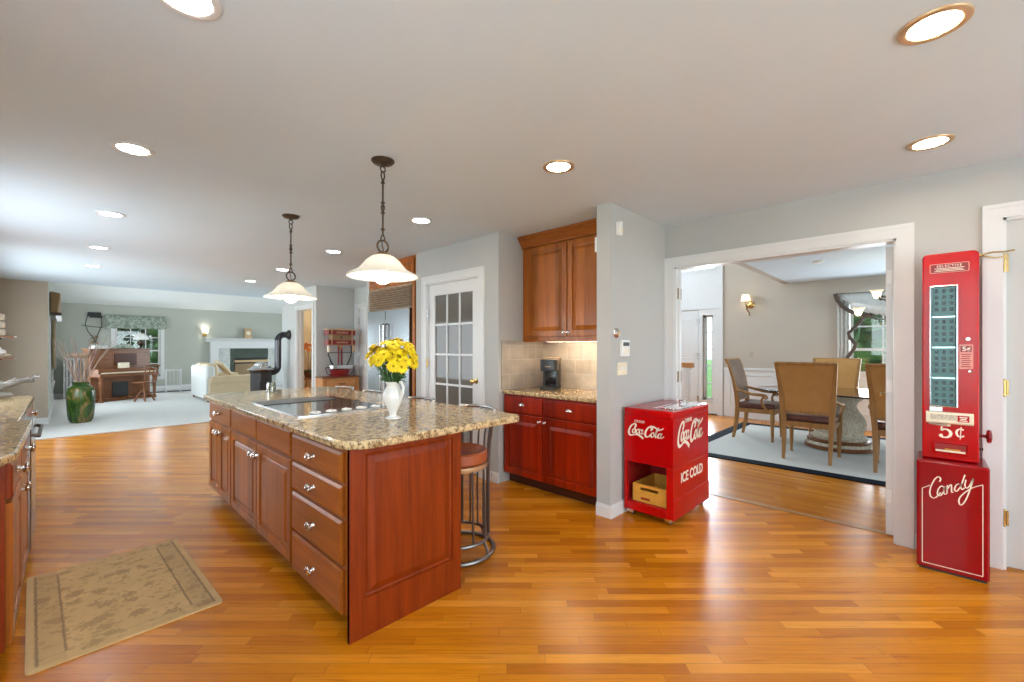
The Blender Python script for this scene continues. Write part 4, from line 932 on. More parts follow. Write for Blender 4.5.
# ================================================================ LIGHTS OF THE ROOM
def downlight(x, y, label, first=None, warm=False):
    t = thing('ceiling_light', label, 'light', (x, y, CZ), 0, 'recessed ceiling lights')
    MB().lathe([(0.070, -0.001), (0.072, -0.006), (0.084, -0.010), (0.096, -0.006), (0.098, 0.0)], (0, 0, 0), 36).build('trim_ring', 'gold_trim' if warm else 'white_trim', t)
    MB().lathe([(0.0, -0.003), (0.070, -0.003)], (0, 0, 0), 32).build('lens', 'downlight_warm' if warm else 'downlight_glow', t, smooth=False, recalc=False)
    return t
for x, y, lb in (
  (0.27, 1.72, 'recessed light cut by the top edge of the photo, upper left'),
  (0.27, 3.25, 'largest whole recessed light of the left row, above the rug'),
  (0.27, 4.975, 'recessed light in the left row, second from the near end'),
  (0.27, 6.75, 'recessed light in the left row, third from the near end'),
  (0.27, 8.35, 'farthest recessed light of the left row, above the carpet edge'),
  (2.20, 3.25, 'recessed light just right of the nearer pendant chain'),
  (2.20, 5.05, 'recessed light between the two pendant lamps'),
  (2.20, 6.76, 'small recessed light behind the farther pendant chain'),
  (2.20, 8.32, 'farthest recessed light left of the farther pendant'),):
    downlight(x, y, lb)
for x, y, lb in ((2.14, 1.665, 'gold-rimmed recessed light above the niche cabinets'), (2.11, -0.01, 'large gold-rimmed recessed light in the upper right corner of the photo'), (3.31, 0.0, 'gold-rimmed recessed light above the candy machine')):
    downlight(x, y, lb, warm=True)
downlight(3.72, 9.05, 'unseen warm recessed light added to brighten the small side room beyond the hall', warm=True)  # unseen lamp, added because the side room was too dark
def pendant(x, y, label, zt=CZ, zs=1.900):
    t = thing('pendant_lamp', label, 'lamp', (x, y, zt), 0, 'pendant lamps over the island')
    L = zt-zs
    MB().lathe([(0.0, -0.034), (0.014, -0.034), (0.020, -0.026), (0.056, -0.018), (0.068, -0.006), (0.068, 0.0)], (0, 0, 0), 28).build('canopy', 'bronze', t)
    mb = MB(); z = -0.034
    mb.ring((0, 0, z-0.018), 0.016, 0.0045, 20, 6, 'y')
    mb.tube([(-0.006, 0, z-0.03), (-0.012, 0, z-0.06), (0, 0, z-0.095)], 0.005, 6).tube([(0.006, 0, z-0.03), (0.012, 0, z-0.06), (0, 0, z-0.095)], 0.005, 6)
    zb = -L+0.115
    mb.tube([(0, 0, z-0.09), (0, 0, zb)], 0.0058, 8)
    zm = (z-0.09+zb)/2
    for q in (z-0.10, zm+0.030, zm-0.030, zb+0.03): mb.sph((0, 0, q), (0.013, 0.013, 0.009), 12, 8)
    mb.sph((0, 0, zm), (0.013, 0.013, 0.022), 12, 8)
    mb.tube([(0, 0, zb), (-0.009, 0, zb-0.015), (-0.013, 0, zb-0.035)], 0.005, 6).tube([(0, 0, zb), (0.009, 0, zb-0.015), (0.013, 0, zb-0.035)], 0.005, 6)
    mb.ring((0, 0, -L+0.042), 0.036, 0.006, 28, 8, 'y').tube([(-0.012, 0, zb-0.02), (-0.004, 0, -L+0.05), (0.004, 0, -L+0.01)], 0.004, 6)
    mb.build('chain_rod', 'bronze', t)
    MB().lathe([(0.010, 0.012), (0.030, 0.004), (0.046, -0.008), (0.048, -0.014), (0.0, -0.014)], (0, 0, -L), 24).build('shade_cap', 'bronze_plate', t)
    pr = [(0.046, -0.012), (0.075, -0.022), (0.105, -0.045), (0.130, -0.075), (0.155, -0.100), (0.190, -0.118), (0.215, -0.130), (0.222, -0.138), (0.222, -0.144), (0.212, -0.142), (0.186, -0.128), (0.152, -0.110), (0.126, -0.085), (0.101, -0.055), (0.072, -0.030), (0.046, -0.018)]
    pr = [(r_*0.93 if r_ > 0.05 else r_, z_) for r_, z_ in pr]
    st = MB().lathe(pr, (0, 0, -L), 48)
    st.f = [f for f in st.f if len(f) == 4]
    st.build('glass_shade', 'alabaster', t)
    MB().lathe([(0.014, -0.014), (0.014, -0.075)], (0, 0, -L), 12).build('socket', 'bronze_plate', t)
    MB().sph((0, 0, -L-0.132), 0.054, 20, 14).build('bulb', 'bulb_glow', t)
    return t
pendant(1.335, 2.375, 'nearer of the two bronze pendant lamps with alabaster bell shade'); pendant(1.35, 3.946, 'farther of the two bronze pendant lamps, near the lounge end of the island')

# ================================================================ SODA COOLER
ck = thing('soda_cooler', 'red vintage soda cooler with open crate shelf beside the grey column', 'cooler', (3.12, 1.765, 0), RX)
CW, CD, CH = 0.405, 0.70, 0.855
mb = MB()
# shell with an opening on the front face (x 0..CW, y 0..CD)
mb.box(0.0, 0.0, 0.43, CW, CD, 0.80)
mb.box(0.0, 0.0, 0.048, 0.022, CD, 0.43).box(CW-0.055, 0.0, 0.048, CW, CD, 0.43).box(0.022, 0.0, 0.048, CW-0.055, CD-0.3, 0.115).box(0.022, 0.42, 0.048, CW-0.055, CD, 0.43)
mb.build('cabinet_shell', 'red_enamel', ck, bevel=0.004)
MB().box(0.024, 0.02, 0.115, CW-0.057, 0.42, 0.119).box(0.023, 0.02, 0.119, 0.026, 0.42, 0.43).box(CW-0.059, 0.02, 0.119, CW-0.056, 0.42, 0.43).box(0.024, 0.02, 0.426, CW-0.057, 0.42, 0.429).box(0.024, 0.415, 0.119, CW-0.057, 0.419, 0.426).build('shelf_lining', 'red_inner', ck, smooth=False)
MB().prism(rounded(-0.004, -0.008, CW+0.006, CD+0.004, 0.03, 5), 0.795, CH).build('lid', 'red_enamel', ck, bevel=0.014, seg=4)
MB().box(CW-0.002, 0.0, 0.048, CW+0.006, CD, 0.20).build('skirt', 'red_enamel', ck, bevel=0.003)
MB().box(0.20, 0.10, CH, 0.22, 0.42, CH+0.004).box(CW-0.16, 0.12, CH, CW-0.02, CD-0.05, CH+0.006).build('lid_plate', 'chrome', ck, bevel=0.002)
MB().tube([(0.24, 0.52, CH+0.004), (0.24, 0.50, CH+0.03), (0.30, 0.50, CH+0.035), (0.30, 0.52, CH+0.004)], 0.008, 8).build('lid_handle', 'chrome', ck)
for x, y in ((0.05, 0.05), (CW-0.05, 0.05), (0.05, CD-0.06), (CW-0.04, CD-0.06)):
    c = MB().lathe([(0.018, -0.014), (0.024, -0.010), (0.024, 0.010), (0.018, 0.014)], (x, y, 0.024), 16, 'x').build('caster', 'black_matte', ck)
    MB().box(x-0.024, y-0.045, 0.022, x+0.024, y+0.020, 0.049).build('caster_bracket', 'chrome', c, bevel=0.003)
def script_logo(mb, w):
    """flowing two-word script with swashes; w = total width in metres"""
    k = w/9.8
    def st(p, ww=0.36, thin=0.32):
        mb.stroke([((x+0.22*z-0.1)*k, z*k) for x, z in p], ww*k*1.1, radians(25), thin, 0.0015, 7)
    def ell(cx, cz, rx, rz): return [(cx+rx*cos(a), cz+rz*sin(a)) for a in [2*pi*i/12+0.9 for i in range(13)]]
    st([(1.45, 1.15), (1.75, 1.6), (1.6, 2.1), (1.05, 2.15), (0.45, 1.5), (0.15, 0.6), (0.2, -0.3), (0.7, -0.85), (1.4, -0.8), (2.3, -0.5), (3.1, -0.6), (3.9, -0.95), (4.5, -1.35)], 0.50, 0.45)
    st(ell(1.55, 0.35, 0.40, 0.60))
    st([(2.85, 0.60), (2.72, 0.92), (2.4, 0.80), (2.2, 0.35), (2.3, -0.15), (2.62, -0.2), (2.95, 0.15)])
    st(ell(3.42, 0.32, 0.36, 0.56), 0.32); st([(3.88, 0.92), (3.80, 0.3), (3.84, -0.15), (4.05, -0.2), (4.3, 0.1)], 0.34)
    st([(4.45, 0.62), (4.75, 0.68)], 0.15, 0.9)
    st([(6.0, 1.0), (6.3, 1.35), (6.25, 1.85), (5.75, 2.05), (5.15, 1.5), (4.8, 0.6), (4.85, -0.35), (5.3, -0.75), (5.9, -0.55), (6.3, 0.0)], 0.52, 0.42)
    st([(5.7, 1.6), (5.9, 1.95), (6.5, 2.05), (7.3, 1.75), (8.0, 1.4), (8.6, 1.5), (9.2, 1.95)], 0.42, 0.45)
    st(ell(6.75, -0.05, 0.40, 0.60)); st([(7.1, 0.4), (7.4, 0.25)], 0.2)
    st([(7.2, -0.2), (7.55, 0.6), (7.95, 1.5), (7.9, 1.85), (7.65, 1.5), (7.55, 0.6), (7.6, -0.3), (7.85, -0.6), (8.15, -0.3)], 0.38)
    st(ell(8.6, -0.05, 0.36, 0.56)); st([(9.1, 0.6), (8.95, 0.0), (9.0, -0.5), (9.35, -0.5), (9.75, -0.1)])
    return mb
script_logo(MB(), 0.295).build('script_lettering', 'cream_letter', ck, smooth=False, loc=(0.042, -0.0015, 0.665))
text('DRINK', 0.028, 'cream_letter', ck, (0.135, -0.002, 0.752), space=1.05)
o = script_logo(MB(), 0.50).build('script_lettering', 'cream_letter', ck, smooth=False, loc=(CW+0.0015, 0.075, 0.635)); o.rotation_euler = (0, 0, pi/2); o.scale = (1, 1, 1.12)
text('DRINK', 0.045, 'cream_letter', ck, (CW+0.002, 0.27, 0.765), rot=(pi/2, 0, pi/2))
text('ICE COLD', 0.105, 'cream_letter', ck, (CW+0.002, 0.345, 0.335), rot=(pi/2, 0, pi/2), sx=0.92, offset=0.002)
# wooden crate on the cooler shelf
cr = thing('soda_crate', 'yellow wooden bottle crate inside the red cooler', 'crate', (3.15, 1.705, 0.1195), RX)
Wc, Dc, Hc = 0.275, 0.37, 0.135
MB().box(0, 0, 0, Wc, 0.014, Hc-0.045).box(0, 0, Hc-0.022, Wc, 0.014, Hc).box(0, 0, Hc-0.045, 0.065, 0.014, Hc-0.022).box(Wc-0.065, 0, Hc-0.045, Wc, 0.014, Hc-0.022).build('front_board', 'crate_wood', cr, smooth=False)
MB().box(0, Dc-0.014, 0, Wc, Dc, Hc).build('rear_board', 'crate_wood', cr, smooth=False)
MB().box(0, 0.014, 0, 0.012, Dc-0.014, Hc).build('side_board', 'crate_wood', cr, smooth=False); MB().box(Wc-0.012, 0.014, 0, Wc, Dc-0.014, Hc).build('side_board', 'crate_wood', cr, smooth=False)
MB().box(0.012, 0.014, 0, Wc-0.012, Dc-0.014, 0.010).build('bottom_board', 'crate_wood', cr, smooth=False)
MB().box(0.07, -0.001, 0.02, 0.145, 0.0, 0.036).build('stamp', 'red_inner', cr, smooth=False)

# ================================================================ CANDY MACHINE
cb = thing('candy_cabinet', 'dark red candy cabinet with script lettering standing on the floor under the dispenser', 'cabinet', (3.60, 0.06, 0), RX)
pf = [(0, 0.0), (0.30, 0.0), (0.30, 0.30), (0, 0.30)]
b_ = MB().prism(rounded(0, 0, 0.302, 0.305, 0.012, 3), 0.012, 0.655)
b_.build('cabinet_shell', 'red_deep', cb, bevel=0.012, seg=3)
MB().box(0.012, 0.012, 0, 0.29, 0.29, 0.012).build('foot_frame', 'black_matte', cb, smooth=False)
CN = [[(0.1, 0.538), (0.105, 0.555), (0.096, 0.566), (0.081, 0.55), (0.066, 0.51), (0.059, 0.474), (0.062, 0.444), (0.076, 0.435), (0.091, 0.45), (0.105, 0.475)],
[(0.118, 0.509), (0.107, 0.514), (0.094, 0.488), (0.092, 0.459), (0.104, 0.456), (0.116, 0.482), (0.121, 0.512)],
[(0.122, 0.515), (0.118, 0.478), (0.124, 0.469), (0.133, 0.481)], [(0.133, 0.525), (0.131, 0.478)],
[(0.131, 0.494), (0.142, 0.524), (0.149, 0.529), (0.15, 0.506), (0.151, 0.488), (0.158, 0.49)],
[(0.181, 0.543), (0.169, 0.533), (0.162, 0.506), (0.171, 0.498), (0.185, 0.524), (0.192, 0.546)],
[(0.204, 0.599), (0.194, 0.556), (0.188, 0.525), (0.194, 0.513), (0.202, 0.525)], [(0.208, 0.572), (0.204, 0.538), (0.211, 0.525), (0.223, 0.542), (0.237, 0.586)],
[(0.237, 0.586), (0.227, 0.533), (0.213, 0.475), (0.199, 0.436), (0.187, 0.422), (0.18, 0.436), (0.183, 0.462), (0.199, 0.491), (0.223, 0.522)]]
mb = MB()
for s_ in CN: mb.stroke(s_, 0.0062, radians(20), 0.55, 0.0012, 6)
mb.build('script_lettering', 'cream_letter', cb, smooth=False)
mb = MB()
for s_ in ([(0.059, 0.508), (0.026, 0.484), ], [(0.026, 0.484), (0.026, 0.040)], [(0.026, 0.040), (0.274, 0.040)], [(0.274, 0.040), (0.274, 0.557)], [(0.223, 0.522), (0.245, 0.540), (0.274, 0.557)]):
    mb.stroke(s_, 0.0034, mono=True, depth=0.001)
mb.build('line_border', 'cream_letter', cb, smooth=False)
cmx = thing('candy_machine', 'tall red vintage five-cent candy vending machine on the wall', 'vending machine', (3.685, 0.036, 0.657), RX)
Wm, Dm, Hm = 0.242, 0.205, 1.245
def topround(x0, x1, z0, z1, r, n=6):
    pts = [(x0, z0), (x1, z0)]
    for cx, a0 in ((x1-r, 0), (x0+r, pi/2)):
        for k in range(n+1): a = a0+pi/2*k/n; pts.append((cx+r*cos(a), z1-r+r*sin(a)))
    return pts
MB().prism(topround(0, Wm, 0, Hm, 0.028), 0, Dm, 'y').build('machine_shell', 'red_enamel', cmx, bevel=0.010, seg=4)
Z = lambda z: z-0.657
pl = MB().prism(rounded(0.034, Z(1.782), 0.202, Z(1.838), 0.006, 3), -0.002, 0.0, 'y').build('name_plaque', 'pink_decal', cmx, smooth=False)
MB().prism(rounded(0.038, Z(1.786), 0.198, Z(1.834), 0.004, 3), -0.003, -0.002, 'y').build('plaque_field', 'maroon', pl, smooth=False)
text('SELECTIVE', 0.019, 'cream_letter', pl, (0.118, -0.0035, Z(1.822)), extrude=0.0005, space=1.25, name='plaque_lettering')
mb = MB()
for r_, (a, b) in enumerate(((0.055, 0.182), (0.062, 0.175), (0.055, 0.182))): 
    z = Z(1.809)-r_*0.008; mb.box(a, -0.0038, z-0.0016, b, -0.003, z+0.0016)
mb.build('plaque_lines', 'cream_letter', pl, smooth=False)
# glass window with packs
wx0, wx1, wz0, wz1 = 0.034, 0.154, Z(0.975), Z(1.705)
fm = MB().rings(wx0, wx1, wz0, wz1, [(0, 0.0), (0, -0.012), (0.004, -0.014), (0.007, -0.010), (0.011, 0.0)], cap=False, back=False).build('window_frame', 'steel', cmx, smooth=False)
ins = MB().box(wx0+0.011, -0.0015, wz0+0.011, wx1-0.011, -0.0005, wz1-0.011).build('window_backing', 'teal_backing', cmx, smooth=False)
iw = (wx1-wx0-0.024)/3; rowh = (wz1-wz0-0.03)/19
pk = None
for r_ in range(19):
    z = wz0+0.015+r_*rowh
    if r_ in (4, 9, 14):
        MB().box(wx0+0.011, -0.006, z+0.006, wx1-0.011, -0.0015, z+rowh*0.42).build('price_strip', 'steel', cmx, smooth=False); continue
    for q in range(3):
        x = wx0+0.012+q*iw
        o = MB().box(0, 0, 0, iw*0.52, 0.004, rowh*0.62).build('candy_pack', 'dark_plastic', cmx, smooth=False, loc=(x+iw*0.30, -0.0058, z+rowh*0.2)) if pk is None else None
        if o: pk = o
        else:
            o = pk.copy(); COL.objects.link(o); o.location = (x+iw*0.30, -0.0058, z+rowh*0.2)
MB().box(wx0+0.010, -0.0095, wz0+0.010, wx1-0.010, -0.0085, wz1-0.010).build('window_glass_pane', 'case_glass', cmx, smooth=False)
MB().box(0.090, -0.004, wz0-0.030, 0.090-0.058, -0.0, wz0-0.002).build('hinge_plate', 'steel', cmx, bevel=0.002)
cs = MB().lathe([(0.0, -0.005), (0.010, -0.005), (0.013, 0.0)], (0.196, 0, Z(1.382)), 8, 'y').build('coin_slot', 'steel', cmx, smooth=False)
MB().box(0.1945, -0.0065, Z(1.375), 0.1975, -0.0045, Z(1.389)).build('slot', 'black_matte', cs, smooth=False)
dc = MB().prism(rounded(0.160, Z(1.205), 0.217, Z(1.350), 0.005, 3), -0.0015, 0.0, 'y').build('price_decal', 'pink_decal', cmx, smooth=False)
MB().box(0.165, -0.0022, Z(1.305), 0.212, -0.0015, Z(1.342)).build('decal_field', 'red_deep', dc, smooth=False)
text('5¢', 0.036, 'cream_letter', dc, (0.1885, -0.003, Z(1.323)), extrude=0.0004, name='decal_lettering', offset=0.0008)
mb = MB()
for r_ in range(7): z = Z(1.292)-r_*0.012; mb.box(0.168+0.003*(r_ % 2), -0.002, z-0.0035, 0.209-0.003*(r_ % 3), -0.0015, z+0.002)
mb.build('decal_lines', 'red_deep', dc, smooth=False)
MB().lathe([(0.0, -0.006), (0.007, -0.005), (0.009, 0.0)], (0.205, 0, Z(1.190)), 14, 'y').build('lock', 'chrome', cmx)
# selector tray
tr_ = MB().prism([(0.0, Z(0.945)), (-0.026, Z(0.945)), (-0.036, Z(0.935)), (-0.036, Z(0.885)), (-0.026, Z(0.876)), (0.0, Z(0.876))], 0.018, 0.218, 'x').build('selector_tray', 'ivory', cmx, bevel=0.003)
MB().box(0.036, -0.0375, Z(0.898), 0.150, -0.0355, Z(0.932)).build('tray_window', 'stone', tr_, smooth=False)
MB().box(0.152, -0.0380, Z(0.895), 0.200, -0.0355, Z(0.932)).build('tray_badge', 'red_enamel', tr_, smooth=False)
mb = MB().box(0.160, -0.0388, Z(0.919), 0.192, -0.038, Z(0.925)).box(0.164, -0.0388, Z(0.909), 0.188, -0.038, Z(0.915)).box(0.160, -0.0388, Z(0.900), 0.192, -0.038, Z(0.905)); mb.build('badge_lines', 'cream_letter', tr_, smooth=False)
MB().tube([(0.030, -0.030, Z(0.872)), (0.075, -0.034, Z(0.868)), (0.110, -0.030, Z(0.872))], 0.006, 6).build('tray_lip', 'chrome', cmx)
mb = MB()   # numeral five and the cent sign
mb.stroke([(0.124, Z(0.866)), (0.086, Z(0.864))], 0.012, mono=True, depth=0.0015); mb.stroke([(0.088, Z(0.866)), (0.084, Z(0.833))], 0.007, mono=True, depth=0.0015)
mb.stroke([(0.084, Z(0.833)), (0.100, Z(0.841)), (0.117, Z(0.835)), (0.125, Z(0.818)), (0.118, Z(0.799)), (0.100, Z(0.791)), (0.084, Z(0.796)), (0.080, Z(0.806))], 0.0145, radians(0), 0.45, 0.0015)
mb.sph((0.084, -0.001, Z(0.803)), (0.008, 0.0012, 0.008), 12, 6)
mb.stroke([(0.178, Z(0.843)), (0.166, Z(0.850)), (0.153, Z(0.841)), (0.149, Z(0.823)), (0.156, Z(0.806)), (0.169, Z(0.803)), (0.180, Z(0.811))], 0.010, radians(0), 0.45, 0.0015)
mb.stroke([(0.168, Z(0.862)), (0.164, Z(0.788))], 0.004, mono=True, depth=0.0016)
mb.build('price_numerals', 'cream_letter', cmx, smooth=False)
sl = MB().rings(0.045, 0.200, Z(0.695), Z(0.765), [(0, 0.0), (0, -0.010), (0.006, -0.012), (0.012, -0.004)], cap=False, back=False).build('delivery_chute', 'red_enamel', cmx, smooth=False)
MB().box(0.055, -0.0025, Z(0.705), 0.190, -0.0005, Z(0.757)).build('chute_recess', 'red_inner', sl, smooth=False)
MB().box(0.060, -0.012, Z(0.706), 0.185, -0.003, Z(0.716)).build('candy_bar', 'ivory', sl, smooth=False); MB().box(0.100, -0.011, Z(0.7165), 0.165, -0.003, Z(0.725)).build('candy_bar', 'crate_wood', sl, smooth=False)
MB().lathe([(0.009, 0.0), (0.009, 0.026), (0.014, 0.030), (0.034, 0.032), (0.040, 0.040), (0.036, 0.050), (0.015, 0.054), (0, 0.055)], (Wm, 0.06, Z(0.812)), 8, 'x').build('turn_knob', 'maroon', cmx)
MB().lathe([(0.006, 0.0), (0.006, 0.012), (0.010, 0.016), (0.0, 0.018)], (Wm, 0.05, Z(0.735)), 10, 'x').build('side_lock', 'black_matte', cmx)

# ================================================================ THINGS ON THE COLUMN (face Y = 1.79, facing -Y)
t = thing('motion_sensor', 'small white motion sensor high on the grey column', 'sensor', (3.053, 1.789, 2.273), 0)
MB().prism([(-0.022, -0.05), (0, -0.062), (0.022, -0.05), (0.022, 0.055), (-0.022, 0.055)], -0.04, 0, 'y').build('housing', 'white_plastic', t, bevel=0.006)
MB().box(-0.016, -0.043, -0.035, 0.016, -0.038, 0.0).build('lens', 'ivory', t, bevel=0.002)
t = thing('door_chime', 'white plastic box at the edge of the cherry wall cabinet beside the column', 'chime box', (2.9545, 1.915, 2.18), RX)
t.location = (2.99, 1.916, 2.16); t.rotation_euler = (0, 0, pi)
MB().box(-0.02, -0.03, -0.06, 0.02, 0, 0.06).build('housing', 'white_plastic', t, bevel=0.005)
t = thing('thermostat', 'round brass and silver thermostat on the grey column', 'thermostat', (3.036, 1.789, 1.445), 0)
MB().lathe([(0.0, -0.030), (0.026, -0.028), (0.034, -0.018), (0.040, -0.012), (0.042, 0.0)], (0, 0, 0), 28, 'y').build('dial', 'steel', t)
MB().lathe([(0.0, -0.033), (0.018, -0.032), (0.020, -0.028)], (0, 0, 0), 20, 'y').build('cover', 'gold_trim', t)
t = thing('alarm_keypad', 'white alarm keypad with small grey display under the round thermostat', 'keypad', (3.146, 1.789, 1.325), 0)
MB().box(-0.062, -0.028, -0.068, 0.062, 0, 0.068).build('housing', 'white_plastic', t, bevel=0.006)
MB().box(-0.045, -0.030, 0.018, 0.048, -0.028, 0.048).build('display', 'dark_plastic', t, smooth=False)
for i in range(3):
    for j in range(3): MB().box(-0.024+i*0.024, -0.031, -0.046+j*0.018, -0.008+i*0.024, -0.028, -0.034+j*0.018).build('keypad_key', 'ivory', t, smooth=False)
t = thing('switch_plate', 'ivory four-gang light switch plate on the column below the keypad', 'light switch', (3.128, 1.789, 1.160), 0)
MB().box(-0.075, -0.006, -0.052, 0.075, 0, 0.052).build('plate', 'ivory', t, bevel=0.002)
for i in range(4): MB().box(-0.058+i*0.034, -0.016, -0.012, -0.046+i*0.034, -0.006, 0.012).build('toggle', 'white_plastic', t, bevel=0.002)
# ================================================================ DINING ROOM
rz_ = MB().box(5.45, -2.45, 0.0, 8.35, 2.38, 0.008)
dr = thing('dining_rug', 'large pale rug with navy border under the dining set', 'rug', (6.9, 0, 0), 0)
rb = MB()
x0, x1, y0, y1, bw = -1.45, 1.42, -2.45, 2.38, 0.17
rb.box(x0, y0, 0.0, x0+bw, y1, 0.010).box(x1-bw, y0, 0.0, x1, y1, 0.010).box(x0+bw, y0, 0, x1-bw, y0+bw, 0.010).box(x0+bw, y1-bw, 0, x1-bw, y1, 0.010)
rb.build('border', 'navy_rug', dr, smooth=False); MB().box(x0+bw, y0+bw, 0.0, x1-bw, y1-bw, 0.0095).build('field', 'pale_rug', dr, smooth=False)
def chair():
    t = thing('dining_chair', '', 'chair')
    def post(s):
        c = [(s*0.225, 0.285, 0.0), (s*0.228, 0.245, 0.22), (s*0.232, 0.225, 0.46), (s*0.245, 0.235, 0.62), (s*0.262, 0.275, 0.86), (s*0.280, 0.330, 1.06), (s*0.288, 0.370, 1.145)]
        mb = MB(); P = []
        for i, (x, y, z) in enumerate(c):
            w = (0.017, 0.02, 0.026, 0.025, 0.022, 0.02, 0.018)[i]; d = (0.018, 0.024, 0.030, 0.026, 0.020, 0.018, 0.018)[i]
            P.append([(x-w, y-d, z), (x+w, y-d, z), (x+w, y+d, z), (x-w, y+d, z)])
        st = mb.mark(); mb.v += [q for r in P for q in r]
        for i in range(len(P)-1):
            for k in range(4): j = (k+1) % 4; mb.f.append((i*4+k, i*4+j, (i+1)*4+j, (i+1)*4+k))
        mb.f += [(3, 2, 1, 0), tuple((len(P)-1)*4+k for k in range(4))]
        return mb
    for s in (-1, 1):
        post(s).build('back_post', 'chair_wood', t, bevel=0.004)
        MB().lathe([(0.013, 0.0), (0.020, 0.012), (0.016, 0.03), (0.020, 0.10), (0.027, 0.30), (0.030, 0.36), (0.024, 0.37), (0.032, 0.385), (0.032, 0.46)], (s*0.245, -0.225, 0), 12).build('leg', 'chair_wood', t)
        am = MB().tube([(s*0.252, 0.245, 0.715), (s*0.275, 0.16, 0.690), (s*0.290, 0.02, 0.655), (s*0.292, -0.10, 0.650), (s*0.290, -0.155, 0.640), (s*0.290, -0.175, 0.615), (s*0.290, -0.155, 0.597), (s*0.290, -0.135, 0.610)], [0.018, 0.019, 0.020, 0.022, 0.020, 0.016, 0.012, 0.010], 8)
        am.tube([(s*0.290, -0.13, 0.635), (s*0.285, -0.095, 0.57), (s*0.270, -0.115, 0.50), (s*0.258, -0.16, 0.44)], [0.018, 0.016, 0.018, 0.020], 8)
        am.build('armrest', 'chair_wood', t)
    MB().box(-0.255, -0.245, 0.375, 0.255, -0.205, 0.445).box(-0.235, 0.215, 0.385, 0.235, 0.245, 0.445).box(-0.258, -0.21, 0.385, -0.225, 0.23, 0.445).box(0.225, -0.21, 0.385, 0.258, 0.23, 0.445).build('seat_frame', 'chair_wood', t, bevel=0.004)
    MB().prism(rounded(-0.262, -0.255, 0.262, 0.215, 0.04, 4), 0.445, 0.525).build('seat_cushion', 'brown_leather', t, bevel=0.03, seg=4)
    rows = []
    zs = [0.58, 0.68, 0.80, 0.92, 1.02, 1.09, 1.135]
    ys = [0.228, 0.240, 0.262, 0.290, 0.318, 0.345, 0.372]; ws = [0.222, 0.228, 0.236, 0.246, 0.256, 0.262, 0.268]
    for z, y, w in zip(zs, ys, ws): rows.append([(w*u, y-0.020, z) for u in (-1, -0.6, 0, 0.6, 1)])
    MB().sheet(rows, (0, 0.016, 0)).build('back_cushion', 'grey_leather', t)
    rows = [[(x, y+0.0175, z) for x, y, z in r] for r in rows]
    MB().sheet(rows, (0, 0.016, 0)).build('backrest', 'tan_suede', t)
    MB().box(-0.225, 0.212, 0.545, 0.225, 0.245, 0.582).build('lower_rail', 'chair_wood', t, bevel=0.003)
    MB().cyl((0, 0.372, 1.135), 0.018, -0.285, 0.285, 12, 'x').build('top_rail', 'chair_wood', t)
    return t
ch = chair(); GR = 'tan suede dining chairs around the glass table'
spots = [(6.235, 1.03, pi/2, 'tan-backed dining chair seen from behind, nearest whole chair in the doorway'),
         (6.235, 0.19, pi/2, 'tan-backed dining chair partly hidden by the right side of the doorway'),
         (7.08, 1.80, 0.0, 'dining armchair seen from the side at the left end of the glass table'),
         (8.00, 1.05, -pi/2, 'tan dining chair on the window side of the table, left of the curtain tail'),
         (8.00, 0.16, -pi/2, 'tan dining chair in front of the window panes, only its top corner in view')]
for i, (x, y, r, lb) in enumerate(spots):
    c_ = ch if i == 0 else copy_tree(ch)
    if r < 0:      # the window-side chairs show tan fronts
        for q in c_.children:
            if q.name.startswith('back_cushion'): q.data = q.data.copy(); q.data.materials[0] = M['tan_suede']
    c_.location = (x, y, 0.010); c_.rotation_euler = (0, 0, r); c_['label'] = lb; c_['group'] = GR
tb = thing('dining_table', 'oval glass-topped dining table on a carved stone pedestal', 'table', (7.08, 0, 0.010), 0)
pts = []
for k in range(48):
    a = 2*pi*k/48; pts.append((0.66*abs(cos(a))**0.75*(1 if cos(a) >= 0 else -1), 1.80*abs(sin(a))**0.75*(1 if sin(a) >= 0 else -1)))
MB().prism(pts, 0.728, 0.745).build('glass_top', 'table_glass', tb, bevel=0.004)
MB().prism([(x*0.985, y*0.992) for x, y in pts], 0.722, 0.7275).build('top_rim', 'glass_solid', tb, smooth=False).hide_render = False
bpy.data.objects['top_rim'].data.materials.clear(); bpy.data.objects['top_rim'].data.materials.append(M['table_glass'])
for yy in (0.87, -0.87):
    pd = MB().lathe([(0.30, 0.13), (0.31, 0.16), (0.27, 0.18), (0.26, 0.21), (0.285, 0.27), (0.295, 0.33), (0.28, 0.40), (0.225, 0.48), (0.195, 0.54), (0.19, 0.58), (0.215, 0.62), (0.27, 0.66), (0.32, 0.69), (0.33, 0.71), (0.33, 0.722)], (0, yy, 0), 28).build('pedestal', 'stone', tb)
    MB().lathe([(0.34, 0.0), (0.37, 0.012), (0.37, 0.05), (0.32, 0.06), (0.33, 0.09), (0.35, 0.11), (0.32, 0.13), (0, 0.13)], (0, yy, 0), 28).build('pedestal_foot', 'walnut', pd)
    MB().lathe([(0.355, 0.055), (0.345, 0.075), (0.335, 0.09)], (0, yy, 0), 28).build('carved_band', 'stone', pd)
